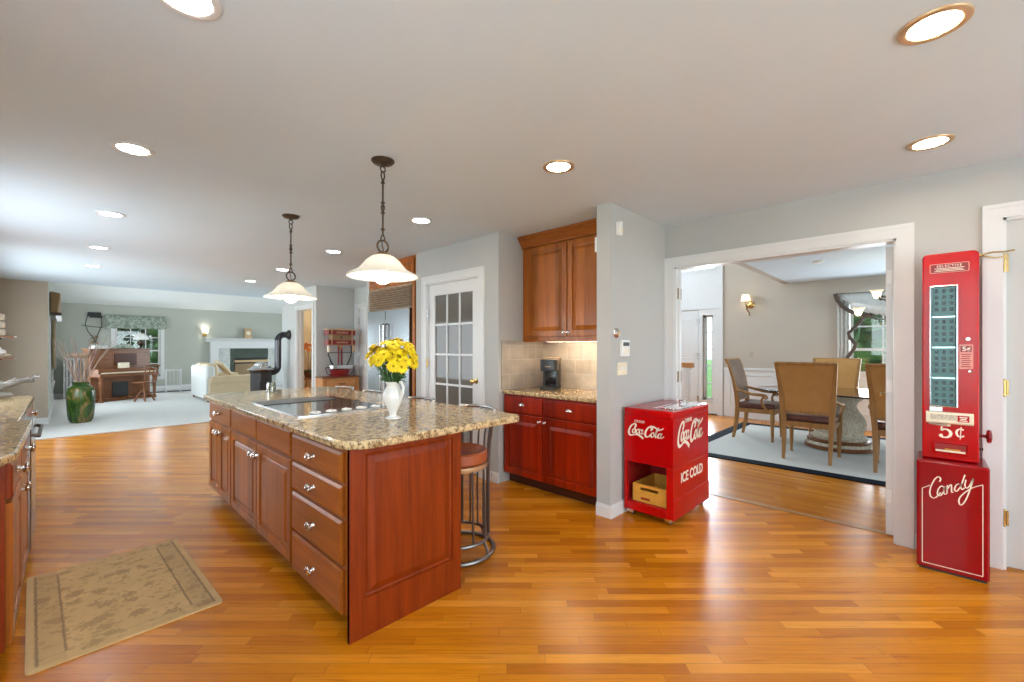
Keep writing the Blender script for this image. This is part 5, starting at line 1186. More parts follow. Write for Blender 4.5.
# chandelier
cl = thing('chandelier', 'leafy bronze chandelier with lit tulip shades over the dining table', 'chandelier', (7.08, 0.0, CZ), 0)
MB().lathe([(0.065, 0.0), (0.06, -0.015), (0.02, -0.03), (0.01, -0.05), (0.008, -0.30), (0.02, -0.33), (0.045, -0.40), (0.03, -0.48), (0.015, -0.56), (0.035, -0.62), (0.05, -0.66), (0.03, -0.70), (0, -0.72)], (0, 0, 0), 16).build('stem', 'bronze', cl)
r = random.Random(5); shd = None
for k in range(8):
    a = 2*pi*k/5+1.60; R = 0.66; zt = -0.72
    if k > 4: a = 2*pi*k/3+1.35; R = 0.50; zt = -0.50
    c_, s_ = cos(a), sin(a)
    pa = [(0.03*c_, 0.03*s_, -0.60), (0.2*c_, 0.2*s_, zt-0.05), (0.42*R/0.6*c_, 0.42*R/0.6*s_, zt-0.06), (R*c_, R*s_, zt)]
    am = MB().tube(pa, 0.008, 6).build('arm', 'bronze', cl)
    lfm = MB()
    for q in range(20):
        u = r.uniform(0.25, 1.0); p = Vector(pa[1]).lerp(Vector(pa[3]), u); st = lfm.mark()
        lfm.add([(0, 0, 0), (0.025, -0.014, 0.004), (0.055, 0, 0), (0.025, 0.014, 0.004), (0, 0, -0.002), (0.025, -0.014, 0.002), (0.055, 0, -0.002), (0.025, 0.014, 0.002)], [(0, 1, 2, 3), (7, 6, 5, 4)])
        lfm.xf(st, Matrix.Translation(p) @ Matrix.Rotation(r.uniform(0, 6.28), 4, 'Z') @ Matrix.Rotation(r.uniform(-1.2, 1.2), 4, 'Y'))
    lfm.build('leaves', 'bronze', am, smooth=False, recalc=False)
    st = MB().lathe([(0.020, -0.01), (0.035, 0.02), (0.042, 0.05), (0.055, 0.08), (0.075, 0.10)], (R*c_, R*s_, zt), 16)
    st.f = [f for f in st.f if len(f) == 4]; st.build('tulip_shade', 'lamp_linen', cl, recalc=False)
    MB().sph((R*c_, R*s_, zt+0.045), (0.022, 0.022, 0.03), 10, 8).build('bulb', 'small_bulb', cl)
# sconce on the dining wall (faces -X)
sc = thing('wall_sconce', 'brass wall sconce with small lit shade in the dining room', 'sconce', (8.918, 2.43, 2.12), RX)
MB().lathe([(0.0, -0.03), (0.03, -0.028), (0.062, -0.012), (0.068, 0.0)], (0.02, 0, 0), 20, 'y').build('backplate', 'brass', sc)
MB().tube([(0.02, -0.02, 0), (0.0, -0.09, -0.03), (-0.03, -0.12, -0.01), (-0.035, -0.12, 0.05)], 0.012, 8).tube([(-0.02, -0.11, -0.02), (-0.02, -0.09, -0.09), (0.01, -0.05, -0.15), (0.005, -0.04, -0.20)], [0.018, 0.015, 0.011, 0.012], 8).build('scroll_arm', 'brass', sc)
st = MB().lathe([(0.085, 0.07), (0.055, 0.19)], (-0.035, -0.12, 0), 24); st.f = [f for f in st.f if len(f) == 4]; st.build('lamp_shade', 'lamp_linen', sc, recalc=False)
MB().sph((-0.035, -0.12, 0.11), 0.026, 12, 8).build('bulb', 'small_bulb', sc)
t = thing('outlet_plate', 'small wall plate below the dining room sconce', 'outlet', (8.918, 2.40, 1.20), RX)
MB().box(-0.035, -0.006, -0.055, 0.035, 0, 0.055).build('plate', 'taupe_paint', t, bevel=0.002)
tag(MB().lathe([(0.0, -0.03), (0.05, -0.028), (0.068, -0.012), (0.07, 0)], (6.85, 1.05, CZ), 20).build('smoke_detector', 'white_plastic'), 'round white smoke detector on the dining room ceiling', 'smoke detector')
# curtain set
cu = thing('window_swag', 'silver swag curtain with dark brown tail over the dining window', 'curtain', (8.90, 0.0, 0), 0)
def drape(y0, y1, z0, z1, x, n, amp, parent, name, mat, pinch=1.0):
    rows = []
    for j in range(9):
        v = j/8; z = z1+(z0-z1)*v; row = []
        for i in range(n*6+1):
            u = i/(n*6); k = 1-(1-pinch)*sin(v*pi*0.5)
            row.append((x-amp*(0.5+0.5*sin(u*n*2*pi)), y0+(y1-y0)*(u*k), z))
        rows.append(row)
    return MB().sheet(rows).build(name, mat, parent, solid=0.003)
drape(1.10, 0.90, 0.06, 2.14, -0.02, 4, 0.05, cu, 'sheer_panel', 'sheer')
drape(-0.88, -0.66, 0.06, 2.14, -0.02, 4, 0.05, cu, 'sheer_panel', 'sheer')
rows = []
for i in range(15):      # swag: top hangs from the rod, lower edge sags
    u = i/14; y = 1.10-u*2.0; sag = sin(pi*min(1, u*1.0)); rows.append([(-0.04-0.07*sin(pi*v)-0.015*sin(v*14), y*(1-0.10*v)+0.0, 2.205-v*(0.14+0.30*sag**0.6)) for v in [q/10 for q in range(11)]])
MB().sheet(rows).build('swag', 'curtain_silver', cu, solid=0.004)
def band(pts, w, name, mat, x):
    rows = []
    for i, (y, z) in enumerate(pts):
        a = Vector(pts[max(i-1, 0)]); b = Vector(pts[min(i+1, len(pts)-1)]); d = (b-a).normalized(); nn = Vector((-d.y, d.x))
        rows.append([(x-0.02*sin(i*1.9), y+nn.x*w*k, z+nn.y*w*k) for k in (-0.5, 0, 0.5)])
    return MB().sheet(rows, (0.012, 0, 0)).build(name, mat, cu)
band([(1.12, 2.21), (1.09, 2.10), (1.03, 2.0), (0.93, 1.91), (0.80, 1.85), (0.66, 1.83)], 0.06, 'swag_border', 'brown_band', -0.11)
band([(0.74, 1.83), (0.84, 1.68), (0.945, 1.56), (0.93, 1.48), (0.85, 1.38), (0.88, 1.30), (0.98, 1.13), (1.02, 1.06)], 0.05, 'jabot_tail', 'brown_band', -0.12)
MB().cyl((-0.03, 0.12, 2.20), 0.014, -1.02, 1.02, 10, 'y').build('rod', 'bronze', cu)
# stair newel in the foyer
nw = thing('stair_newel', 'white newel post with brown handrail end in the foyer', 'newel post', (7.4, 2.98, 0), 0)
MB().box(-0.035, -0.035, 0, 0.035, 0.035, 0.98).box(-0.05, -0.05, 0, 0.05, 0.05, 0.18).box(-0.045, -0.045, 0.92, 0.045, 0.045, 0.98).build('post', 'white_trim', nw, bevel=0.004)
MB().prism([(0.0, 0.98), (0.10, 0.985), (0.12, 1.02), (0.10, 1.07), (-0.10, 1.07), (-0.10, 0.98)], -0.045, 0.045, 'x').build('handrail_end', 'pine', nw, bevel=0.008)

# ================================================================ HALL
hc = thing('side_cabinet', 'small pine cabinet with one drawer under the red press', 'cabinet', (3.16, 7.70, 0), 0)
MB().box(0.02, 0.01, 0.02, 0.66, 0.31, 0.775).build('carcass', 'pine', hc, smooth=False)
MB().box(-0.005, -0.01, 0.775, 0.685, 0.32, 0.80).build('cabinet_top', 'walnut', hc, bevel=0.005)
for x in (0.0, 0.62): MB().box(x, -0.003, 0, x+0.055, 0.31, 0.775).build('corner_post', 'pine', hc, bevel=0.006)
dwr = MB().rings(0.08, 0.60, 0.60, 0.75, SLAB).build('drawer', 'pine', hc, smooth=False)
MB().tube([(0.28, -0.02, 0.675), (0.30, -0.04, 0.665), (0.38, -0.04, 0.665), (0.40, -0.02, 0.675)], 0.007, 8).build('bail_pull', 'bronze', dwr)
dd = MB().rings(0.08, 0.60, 0.06, 0.58, DOOR).build('door', 'pine', hc, smooth=False); round_knob('knob', dd, 0.55, -0.02, 0.34, 'bronze')
rp_ = thing('vintage_press', 'antique red and gold iron press standing on the small pine cabinet', 'press', (3.53, 7.84, 0.8005), 0)
Zp = lambda z: z-0.8
MB().lathe([(0.17, 0.0), (0.175, 0.02), (0.15, 0.03), (0.15, 0.045), (0.165, 0.07), (0.17, 0.11), (0.15, 0.13), (0.10, 0.135), (0, 0.135)], (0, 0, 0), 28).build('drum', 'maroon', rp_)
MB().prism(rounded(-0.20, -0.14, 0.20, 0.14, 0.03, 3), 0.137, 0.205).build('pan', 'steel', rp_, bevel=0.006)
MB().tube([(-0.17, -0.10, 0.03), (-0.27, -0.10, 0.05), (-0.30, -0.10, 0.16), (-0.22, -0.10, 0.17)], 0.008, 6).tube([(0.17, -0.08, 0.03), (0.24, -0.08, 0.10), (0.22, -0.08, 0.17)], 0.008, 6).build('crank', 'iron', rp_)
for s in (-1, 1): MB().tube([(s*0.13, -0.02, 0.20), (s*0.17, -0.02, 0.27), (s*0.215, -0.02, 0.40), (s*0.215, -0.02, 0.50), (s*0.20, -0.02, 0.58)], 0.014, 8).build('frame_arm', 'iron', rp_)
for s in (-1, 1): MB().cyl((s*0.030, -0.02, 0), 0.016, 0.205, 0.57, 12).build('center_post', 'maroon', rp_)
MB().tube([(-0.22, -0.02, 0.43), (0.22, -0.02, 0.43)], 0.007, 6).build('cross_rod', 'iron', rp_)
MB().lathe([(0.02, 0.50), (0.03, 0.53), (0.06, 0.56), (0.07, 0.575)], (0, -0.02, 0), 16).build('bell', 'gold_trim', rp_)
for z0, z1, nm in ((0.565, 0.672, 'lower_header'), (0.748, 0.850, 'upper_header')):
    hd = MB().box(-0.26, -0.10, z0, 0.26, 0.06, z1).build(nm, 'maroon', rp_, bevel=0.006)
    MB().rings(-0.255, 0.255, z0+0.005, z1-0.005, [(0, -0.100), (0, -0.104), (0.006, -0.104), (0.006, -0.100)], cap=False, back=False).build('gold_line', 'gold_trim', hd, smooth=False)
    mb = MB()
    for q in range(9): mb.box(-0.10+q*0.024, -0.104, (z0+z1)/2-0.016, -0.086+q*0.024, -0.100, (z0+z1)/2+0.014)
    mb.build('gold_lettering', 'gold_trim', hd, smooth=False)
MB().box(-0.20, -0.07, 0.672, 0.20, 0.04, 0.748).build('middle_panel', 'bronze_plate', rp_, bevel=0.004)
MB().box(-0.012, -0.075, 0.685, 0.012, -0.07, 0.735).build('pointer', 'black_matte', rp_, smooth=False)
for s in (-1, 1): MB().lathe([(0.022, 0.44), (0.026, 0.50), (0.018, 0.575)], (s*0.235, -0.07, 0), 10).build('finial', 'ivory' if s < 0 else 'gold_trim', rp_); 
for s in (-1, 1): MB().box(s*0.19-0.008, -0.108, 0.575, s*0.19+0.008, -0.100, 0.845).build('gold_strap', 'gold_trim', rp_, smooth=False)
MB().box(-0.27, -0.11, 0.845, 0.27, 0.07, 0.862).lathe([(0.05, 0.862), (0.04, 0.88), (0, 0.885)], (0, -0.02, 0), 14).build('crest', 'gold_trim', rp_, bevel=0.003)
tag(MB().lathe([(0.05, 0.0), (0.05, -0.02), (0.08, -0.03), (0.10, -0.06), (0.09, -0.10), (0.05, -0.13), (0, -0.14)], (3.95, 9.2, CZ), 20).build('fill_globe', 'fill_globe_glow'), 'unseen globe light added to brighten the warm side room', 'light')  # second added lamp, there only to brighten the side room
# orchid in the powder room
stt = thing('plant_stand', 'small wooden stand in the warm-lit side room', 'stand', (3.56, 9.36, 0), 0)
MB().lathe([(0.0, 0.66), (0.17, 0.66), (0.18, 0.675), (0.17, 0.69), (0, 0.69)], (0, 0, 0), 24).build('stand_top', 'pine', stt)
for k in range(3): a = 2*pi*k/3; MB().tube([(0.06*cos(a), 0.06*sin(a), 0.66), (0.09*cos(a), 0.09*sin(a), 0.3), (0.16*cos(a), 0.16*sin(a), 0.0)], 0.014, 8).build('leg', 'pine', stt)
orc = thing('potted_orchid', 'orange orchid in a brown basket pot seen through the far narrow doorway', 'plant', (3.56, 9.36, 0.691), 0)
MB().lathe([(0.07, 0), (0.10, 0.08), (0.11, 0.14), (0.095, 0.14), (0.085, 0.08), (0, 0.02)], (0, 0, 0), 16).build('pot', 'walnut', orc)
ob = MB(); of = MB(); r = random.Random(9)
for k in range(5):
    a = 2*pi*k/5+0.4; p = [(0.02*cos(a), 0.02*sin(a), 0.10), (0.05*cos(a), 0.05*sin(a), 0.40), (0.10*cos(a), 0.10*sin(a), 0.62), (0.16*cos(a), 0.16*sin(a), 0.70)]
    ob.tube(p, 0.004, 5)
    for q in range(5):
        c = Vector(p[2]).lerp(Vector(p[3]), r.random()) + Vector((r.uniform(-.04, .04), r.uniform(-.04, .04), r.uniform(-.06, .05)))
        for m_ in range(5): b = 2*pi*m_/5; of.sph((c.x+0.016*cos(b), c.y, c.z+0.016*sin(b)), (0.015, 0.005, 0.015), 6, 4)
ob.build('stems', 'reed', orc); of.build('blossoms', 'petal_orange', orc)
lv = MB()
for k in range(7):
    a = 2*pi*k/7; rows = [[((0.02+0.20*t)*cos(a)-w*sin(a)*0.02*(1-t*t), (0.02+0.20*t)*sin(a)+w*cos(a)*0.02*(1-t*t), 0.13+0.22*t-0.30*t*t) for w in (-1, 0, 1)] for t in (0, .25, .5, .75, 1)]
    lv.sheet(rows)
lv.build('leaves', 'leaf_green', orc, solid=0.002)

# ================================================================ LOUNGE
sv = thing('pot_belly_stove', 'black round iron stove with elbowed flue pipe beside the hall wall', 'stove', (2.66, 9.36, 0.012), 0)
MB().lathe([(0.20, 0.10), (0.205, 0.14), (0.19, 0.16), (0.19, 0.82), (0.20, 0.84), (0.21, 0.87), (0.20, 0.88)], (0, 0, 0), 10).build('body', 'iron', sv, smooth=False)
MB().lathe([(0.235, 0.88), (0.245, 0.895), (0.21, 0.91), (0.17, 0.93), (0.16, 0.95), (0.12, 0.96), (0.11, 1.0), (0.08, 1.02), (0, 1.04)], (0, 0, 0), 24).build('lid', 'steel', sv)
for k in range(3): a = 2*pi*k/3+0.5; MB().tube([(0.15*cos(a), 0.15*sin(a), 0.11), (0.20*cos(a), 0.20*sin(a), 0.06), (0.23*cos(a), 0.23*sin(a), 0.0)], [0.03, 0.02, 0.03], 8).build('leg', 'iron', sv)
MB().rings(-0.09, 0.09, 0.35, 0.65, [(0, -0.18), (0, -0.20), (0.015, -0.205)]).build('fire_door', 'iron', sv, smooth=False)
def arc(c, R, a0, a1, n=7): return [(c[0]+R*cos(a0+(a1-a0)*k/n), c[1], c[2]+R*sin(a0+(a1-a0)*k/n)) for k in range(n+1)]
fl = [(0.17, 0, 0.82)] + arc((0.18, 0, 0.94), 0.12, -pi/2, 0) + arc((0.42, 0, 1.45), 0.12, pi, pi/2) + [(0.505, 0, 1.57)]
MB().tube(fl, 0.062, 16).build('flue_pipe', 'black_gloss', sv)
MB().lathe([(0.062, 0.455), (0.095, 0.495), (0.10, 0.515)], (0, 0, 1.57), 20, 'x').build('wall_collar', 'iron', sv)
# loveseat
so = thing('loveseat', 'cream leather loveseat seen from behind in the lounge', 'sofa', (2.34, 12.42, 0.012), 0)
MB().box(0.0, 0.02, 0.06, 0.10, 1.75, 0.62).build('back_panel', 'cream_leather_lit', so, bevel=0.03, seg=4)
MB().box(0.06, 0.0, 0.06, 1.0, 0.24, 0.50).build('base', 'cream_leather', so, bevel=0.03, seg=4)
MB().box(0.10, 0.2, 0.06, 0.98, 1.6, 0.42).build('seat_base', 'cream_leather', so, bevel=0.03, seg=4)
for y in (0.0, 1.55): MB().prism(rounded(0.08, 0.44, 1.06, 0.62, 0.085, 5), y-0.03, y+0.25, 'y').build('armrest', 'cream_leather', so, bevel=0.03, seg=3)
for k in range(2): MB().box(0.30, 0.26+k*0.65, 0.42, 1.02, 0.89+k*0.65, 0.56).build('seat_cushion', 'cream_leather', so, bevel=0.06, seg=5)
for k in range(2):
    o = MB().box(-0.11, 0.16+k*0.72, 0.30, 0.14, 0.86+k*0.72, 0.92).build('back_cushion', 'cream_leather', so, bevel=0.09, seg=5); o.location = (0.16, 0, 0); o.rotation_euler = (0, 0.0, 0)
MB().box(0.0, 0.0, 0.55, 0.20, 1.78, 0.86).build('back_top', 'cream_leather_lit', so, bevel=0.07, seg=5)
for x, y in ((0.06, 0.06), (0.95, 0.06), (0.06, 1.68), (0.95, 1.68)): MB().cyl((x, y, 0), 0.03, 0, 0.07, 10).build('foot', 'walnut', so)
cu1 = MB().box(-0.04, -0.2, -0.2, 0.06, 0.2, 0.2).build('throw_pillow', 'cream_leather', bevel=0.05, seg=4, loc=(2.80, 12.95, 0.80)); cu1.rotation_euler = (0.3, -0.7, 0); tag(cu1, 'tan leather throw pillow leaning on the loveseat arm', 'pillow')
# fireplace
fp = thing('fireplace', 'white fireplace mantel with marble surround on the far lounge wall', 'fireplace', (3.0, 16.19, 0.012), 0)
F = lambda x: x-3.0
MB().box(F(3.14), -0.17, 0, F(3.355), 0, 1.28).box(F(5.02), -0.17, 0, F(5.235), 0, 1.28).box(F(3.14), -0.17, 1.28, F(5.235), 0, 1.50).box(F(3.17), -0.185, 0.1, F(3.325), -0.17, 1.2).build('surround', 'white_trim', fp, smooth=False)
MB().prism([(0.0, 1.48), (-0.19, 1.48), (-0.21, 1.53), (-0.27, 1.57), (-0.29, 1.60), (0.0, 1.60)], F(3.02), F(5.36), 'x').build('mantel_shelf', 'white_trim', fp, smooth=False)
MB().box(F(3.355), -0.05, 0, F(3.69), 0, 1.28).box(F(4.79), -0.05, 0, F(5.02), 0, 1.28).build('marble_slip', 'marble_white', fp, smooth=False)
MB().box(F(3.69), -0.06, 0.96, F(4.79), 0, 1.28).box(F(3.69), -0.06, 0, F(3.80), 0, 0.96).build('marble_header', 'marble_green', fp, smooth=False)
MB().box(F(3.80), -0.012, 0, F(4.79), -0.002, 0.96).build('firebox', 'black_matte', fp, smooth=False)
MB().box(F(3.82), -0.08, 0.06, F(4.78), -0.07, 0.78).build('fire_screen', 'bronze_plate', fp, smooth=False)
MB().box(F(3.80), -0.09, 0.82, F(4.79), -0.06, 0.90).build('brass_hood', 'gold_trim', fp, bevel=0.01)
MB().box(F(3.1), -0.55, 0, F(5.3), -0.17, 0.03).build('hearth', 'marble_white', fp, smooth=False)
ckk = thing('mantel_clock', 'small gold carriage clock on the fireplace mantel', 'clock', (4.16, 16.03, 1.6135), 0)
MB().box(-0.11, -0.07, 0, 0.11, 0.07, 0.05).box(-0.095, -0.06, 0.05, 0.095, 0.06, 0.27).box(-0.115, -0.075, 0.27, 0.115, 0.075, 0.31).build('case', 'gold_trim', ckk, bevel=0.006)
MB().cyl((0, 0, 0.17), 0.065, -0.066, -0.060, 20, 'y').build('dial', 'ivory', ckk)
lampw = thing('wall_sconce', 'lit wall sconce left of the fireplace mantel', 'sconce', (3.02, 16.19, 1.74), 0)
MB().box(-0.05, -0.02, -0.08, 0.05, 0, 0.06).build('backplate', 'brass', lampw, bevel=0.01); MB().tube([(0, -0.02, -0.03), (0, -0.09, -0.04), (0, -0.10, 0.02)], 0.010, 6).build('arm', 'brass', lampw)
st = MB().lathe([(0.06, 0.03), (0.10, 0.17)], (0, -0.10, 0), 20); st.f = [f for f in st.f if len(f) == 4]; st.build('lamp_shade', 'lamp_linen', lampw, recalc=False)
MB().sph((0, -0.10, 0.09), 0.035, 12, 8).build('bulb', 'bulb_glow', lampw)
# piano : local x along the keyboard, front faces local -y
pa = radians(30)
pn = thing('upright_piano', 'brown upright piano standing askew before the lounge window', 'piano', (0.55, 14.06, 0.012), pa)
PW = 1.33
MB().box(0, 0.25, 0.06, PW, 0.47, 1.25).build('case', 'walnut', pn, smooth=False)
MB().box(-0.03, 0.20, 1.25, PW+0.03, 0.50, 1.28).build('lid', 'walnut', pn, bevel=0.006)
MB().box(0.0, -0.06, 0.60, PW, 0.25, 0.68).box(0.0, 0.0, 0.68, 0.06, 0.25, 0.78).box(PW-0.06, 0, 0.68, PW, 0.25, 0.78).build('keybed', 'walnut', pn, bevel=0.006)
MB().box(0.06, -0.03, 0.681, PW-0.06, 0.13, 0.705).build('keyboard', 'ivory', pn, smooth=False)
MB().box(0.06, 0.11, 0.705, PW-0.06, 0.24, 0.79).build('fallboard', 'walnut', pn, bevel=0.006)
for x in (0.03, PW-0.10): MB().lathe([(0.045, 0.0), (0.05, 0.04), (0.03, 0.07), (0.035, 0.30), (0.05, 0.48), (0.035, 0.52), (0.05, 0.56), (0.05, 0.60)], (x+0.03, 0.0, 0), 12).build('leg', 'walnut', pn)
for x in (0.08, 0.90): MB().box(x, 0.24, 0.84, x+0.36, 0.25, 1.20).build('carved_panel', 'walnut', pn, bevel=0.004)
MB().box(0.50, 0.235, 0.86, 1.0, 0.25, 1.16).build('roll_recess', 'cherry_dark', pn, smooth=False)
MB().box(0.0, 0.10, 0.0, PW, 0.30, 0.08).build('plinth', 'walnut', pn, smooth=False)
MB().box(0.45, 0.235, 0.10, 0.80, 0.25, 0.46).build('pedal_panel', 'black_matte', pn, smooth=False)
for x in (0.56, 0.68): MB().tube([(x, 0.24, 0.10), (x, 0.10, 0.07), (x, 0.02, 0.10)], 0.012, 6).build('pedal', 'brass', pn)
c_, s_ = cos(pa), sin(pa)
def pw(x, y, z): return (0.55+x*c_-y*s_, 14.06+x*s_+y*c_, z+0.012)
o = MB().box(-0.11, -0.03, -0.07, 0.11, 0.05, 0.07).build('music_roll_box', 'ivory', bevel=0.01, loc=pw(0.66, 0.175, 0.865)); o.rotation_euler = (0, 0, pa); tag(o, 'white box resting on the piano fallboard', 'box')
o = MB().prism([(-0.25, 0.0), (0.25, 0.0), (0.15, 0.12), (0.02, 0.13)], -0.10, 0.10, 'y').build('folded_shawl', 'floral', bevel=0.03, seg=3, loc=pw(0.74, 0.35, 1.2805)); o.rotation_euler = (0, 0, pa); tag(o, 'folded floral cloth draped on top of the piano', 'cloth')
o = MB().box(-0.16, -0.1, 0, 0.16, 0.1, 0.05).box(-0.14, -0.08, 0.05, 0.14, 0.08, 0.075).build('music_books', 'curtain_silver', bevel=0.006, loc=pw(0.24, 0.35, 1.281)); o.rotation_euler = (0, 0, pa); tag(o, 'flat stack of sheet music on the left of the piano top', 'sheet music')
lm = thing('table_lamp', 'glass-shaded lamp standing on the right of the piano top', 'lamp', pw(1.18, 0.35, 1.281), 0)
MB().lathe([(0.08, 0), (0.08, 0.015), (0.03, 0.03), (0.02, 0.06), (0.05, 0.10), (0.09, 0.14), (0.09, 0.17), (0.05, 0.20), (0.03, 0.23)], (0, 0, 0), 18).build('base', 'bronze', lm)
st = MB().lathe([(0.16, 0.235), (0.165, 0.26), (0.14, 0.33), (0.09, 0.385), (0.05, 0.40)], (0, 0, 0), 24); st.f = [f for f in st.f if len(f) == 4]; st.build('glass_shade', 'sheer', lm, recalc=False)
MB().tube([(0, 0, 0.22), (0, 0, 0.42)], 0.012, 8).build('stem', 'brass', lm)
# piano chair
pc = thing('piano_chair', 'small brown wooden chair pulled up to the piano', 'chair', (1.36, 13.80, 0.012), pa+0.2)
MB().prism(rounded(-0.19, -0.17, 0.19, 0.17, 0.06, 4), 0.45, 0.48).build('seat', 'walnut', pc, bevel=0.008)
MB().tube([(0, 0, 0.45), (0, 0, 0.30), (0, 0, 0.22)], [0.03, 0.025, 0.045], 10).build('seat_post', 'walnut', pc)
for k in range(4): a = pi/4+k*pi/2; MB().tube([(0.03*cos(a), 0.03*sin(a), 0.28), (0.10*cos(a), 0.10*sin(a), 0.20), (0.19*cos(a), 0.19*sin(a), 0.0)], [0.02, 0.017, 0.02], 8).build('leg', 'walnut', pc)
for x in (-0.16, -0.055, 0.055, 0.16): MB().tube([(x, -0.15, 0.48), (x*1.05, -0.17, 0.70), (x*1.1, -0.20, 0.86)], 0.011, 6).build('spindle', 'walnut', pc)
MB().tube([(-0.20, -0.20, 0.86), (0, -0.23, 0.88), (0.20, -0.20, 0.86)], 0.022, 8).build('crest_rail', 'walnut', pc)
# window valance, wall hanging, white items
va = thing('window_valance', 'floral fabric valance above the lounge window', 'valance', (1.42, 16.17, 1.85), 0)
rows = []
for j in range(5):
    v = j/4; rows.append([(-0.66+1.32*u, -0.05-0.045*v-0.02*sin(u*40)*v, 0.36-v*0.34-0.03*abs(sin(u*pi*4))*(v > 0.9)) for u in [q/40 for q in range(41)]])
MB().sheet(rows).build('valance_skirt', 'floral', va, solid=0.004)
MB().box(-0.66, -0.05, 0.33, 0.66, 0.0, 0.36).build('valance_board', 'floral', va, smooth=False)
wh = thing('wall_hanging', 'wire wall sculpture with a black plaque left of the lounge window', 'wall art', (0.53, 16.18, 1.30), 0)
MB().box(-0.10, -0.04, 0.86, 0.16, -0.01, 0.97).box(-0.07, -0.05, 0.82, 0.19, -0.03, 0.87).build('plaque', 'black_matte', wh, smooth=False)
MB().tube([(-0.10, -0.03, 0.90), (-0.15, -0.03, 0.65), (-0.10, -0.03, 0.45), (0, -0.03, 0.30), (0.06, -0.03, 0.15)], 0.008, 6).tube([(0.16, -0.03, 0.90), (0.17, -0.03, 0.62), (0.08, -0.03, 0.35), (0.05, -0.03, 0.15)], 0.008, 6).tube([(-0.22, -0.03, 0.62), (-0.15, -0.03, 0.60), (0.18, -0.03, 0.56), (0.26, -0.03, 0.60), (0.24, -0.03, 0.52)], 0.008, 6).build('wire_frame', 'iron', wh)
lv = MB(); r = random.Random(4)
for k in range(14): lv.sph((r.uniform(-0.08, 0.10), -0.03, r.uniform(0.12, 0.36)), (0.03, 0.006, 0.02), 6, 4)
lv.build('metal_leaves', 'bronze_plate', wh)
wb = thing('white_bookcase', 'low white slatted cabinet in the far left lounge corner', 'cabinet', (-0.02, 15.80, 0.012), 0)
MB().box(0, 0, 0, 0.03, 0.3, 1.02).box(0.35, 0, 0, 0.38, 0.3, 1.02).box(0, 0, 0.99, 0.38, 0.3, 1.03).box(0.03, 0.28, 0, 0.35, 0.3, 1.0).build('frame', 'white_trim', wb, smooth=False)
for k in range(4): MB().box(0.03, 0.005, 0.08+k*0.22, 0.35, 0.28, 0.10+k*0.22).build('shelf', 'white_trim', wb, smooth=False)
for k in range(5): MB().box(0.05+k*0.062, -0.008, 0.04, 0.08+k*0.062, 0.004, 0.99).build('door_slat', 'white_trim', wb, smooth=False)
wr = thing('wire_plant_stand', 'white wire plant stand beside the lounge window', 'plant stand', (2.2, 15.85, 0.012), 0)
mb = MB()
for x in (-0.17, 0.17):
    for y in (-0.1, 0.1): mb.tube([(x, y, 0), (x, y, 0.66)], 0.010, 6)
mb.build('frame_legs', 'white_trim', wr)
for z in (0.12, 0.65): MB().box(-0.19, -0.12, z, 0.19, 0.12, z+0.015).build('shelf', 'white_trim', wr, smooth=False)
for x in (-0.09, 0.0, 0.09): MB().tube([(x, -0.1, 0.13), (x, -0.1, 0.65)], 0.006, 6).build('wire_bar', 'white_trim', wr)
bh = thing('baseboard_heater', 'long white baseboard heater along the far lounge wall', 'heater', (1.95, 16.18, 0.012), 0)
MB().prism([(0, 0.03), (-0.06, 0.03), (-0.07, 0.14), (-0.04, 0.19), (0, 0.19)], -1.3, 0.9, 'x').build('cover', 'white_trim', bh, smooth=False)
MB().box(-1.28, -0.055, 0.0, 0.88, -0.01, 0.03).build('fin_slot', 'black_matte', bh, smooth=False)
# tall floor vase with reeds
fv = thing('floor_vase', 'tall green and brown glazed floor vase holding dried reeds', 'vase', (0.20, 10.75, 0.012), 0)
MB().lathe([(0.0, 0.0), (0.13, 0.0), (0.16, 0.05), (0.175, 0.15), (0.185, 0.35), (0.185, 0.52), (0.17, 0.60), (0.13, 0.64), (0.105, 0.665), (0.115, 0.70), (0.125, 0.71), (0.10, 0.70), (0.09, 0.66), (0.12, 0.62), (0, 0.30)], (0, 0, 0), 32).build('vase_body', 'vase_green', fv)
r = random.Random(12); rd = MB(); rd2 = MB()
for k in range(34):
    a = r.uniform(0, 2*pi); L = r.uniform(0.55, 0.85); sp = r.uniform(0.08, 0.40)
    (rd if k % 2 else rd2).tube([(0.04*cos(a), 0.04*sin(a), 0.62), (0.05*cos(a)+sp*0.45*cos(a), (0.05+sp*0.45)*sin(a), 0.70+L*0.5), ((0.05+sp)*cos(a), (0.05+sp)*sin(a), 0.70+L)], [0.005, 0.004, 0.003], 5)
rd.build('reeds', 'reed', fv); rd2.build('reeds', 'reed_pink', fv)
sd = MB()
for x in (-0.06, 0.0, 0.05): sd.lathe([(0.012, 0.65), (0.012, 1.12), (0.05, 1.14), (0.085, 1.19), (0.07, 1.22), (0, 1.225)], (x, -0.05, 0), 12)
sd.build('lotus_pods', 'leaf_green', fv)
bpy.data.objects['lotus_pods'].data.materials[0] = M['reed']
# lounge side curtain
sc_ = thing('side_curtain', 'brown patterned valance and curtain panel on the lounge side window', 'curtain', (-0.19, 13.3, 0), 0)
rows = [[(0.015+0.03*(0.5+0.5*sin(u*30)), 0.65+0.85*u, 0.85+1.15*v) for u in [q/20 for q in range(21)]] for v in (0, .5, 1)]
MB().sheet(rows).build('curtain_panel', 'curtain_brown', sc_, solid=0.01)
MB().prism([(0.0, 1.98), (0.10, 1.98), (0.14, 2.35), (0.0, 2.38)], -1.5, 1.6, 'y').build('valance_box', 'curtain_brown', sc_, bevel=0.02)
MB().box(0.0, -1.5, 1.93, 0.15, 1.6, 1.985).build('valance_band', 'brown_band', sc_, smooth=False)

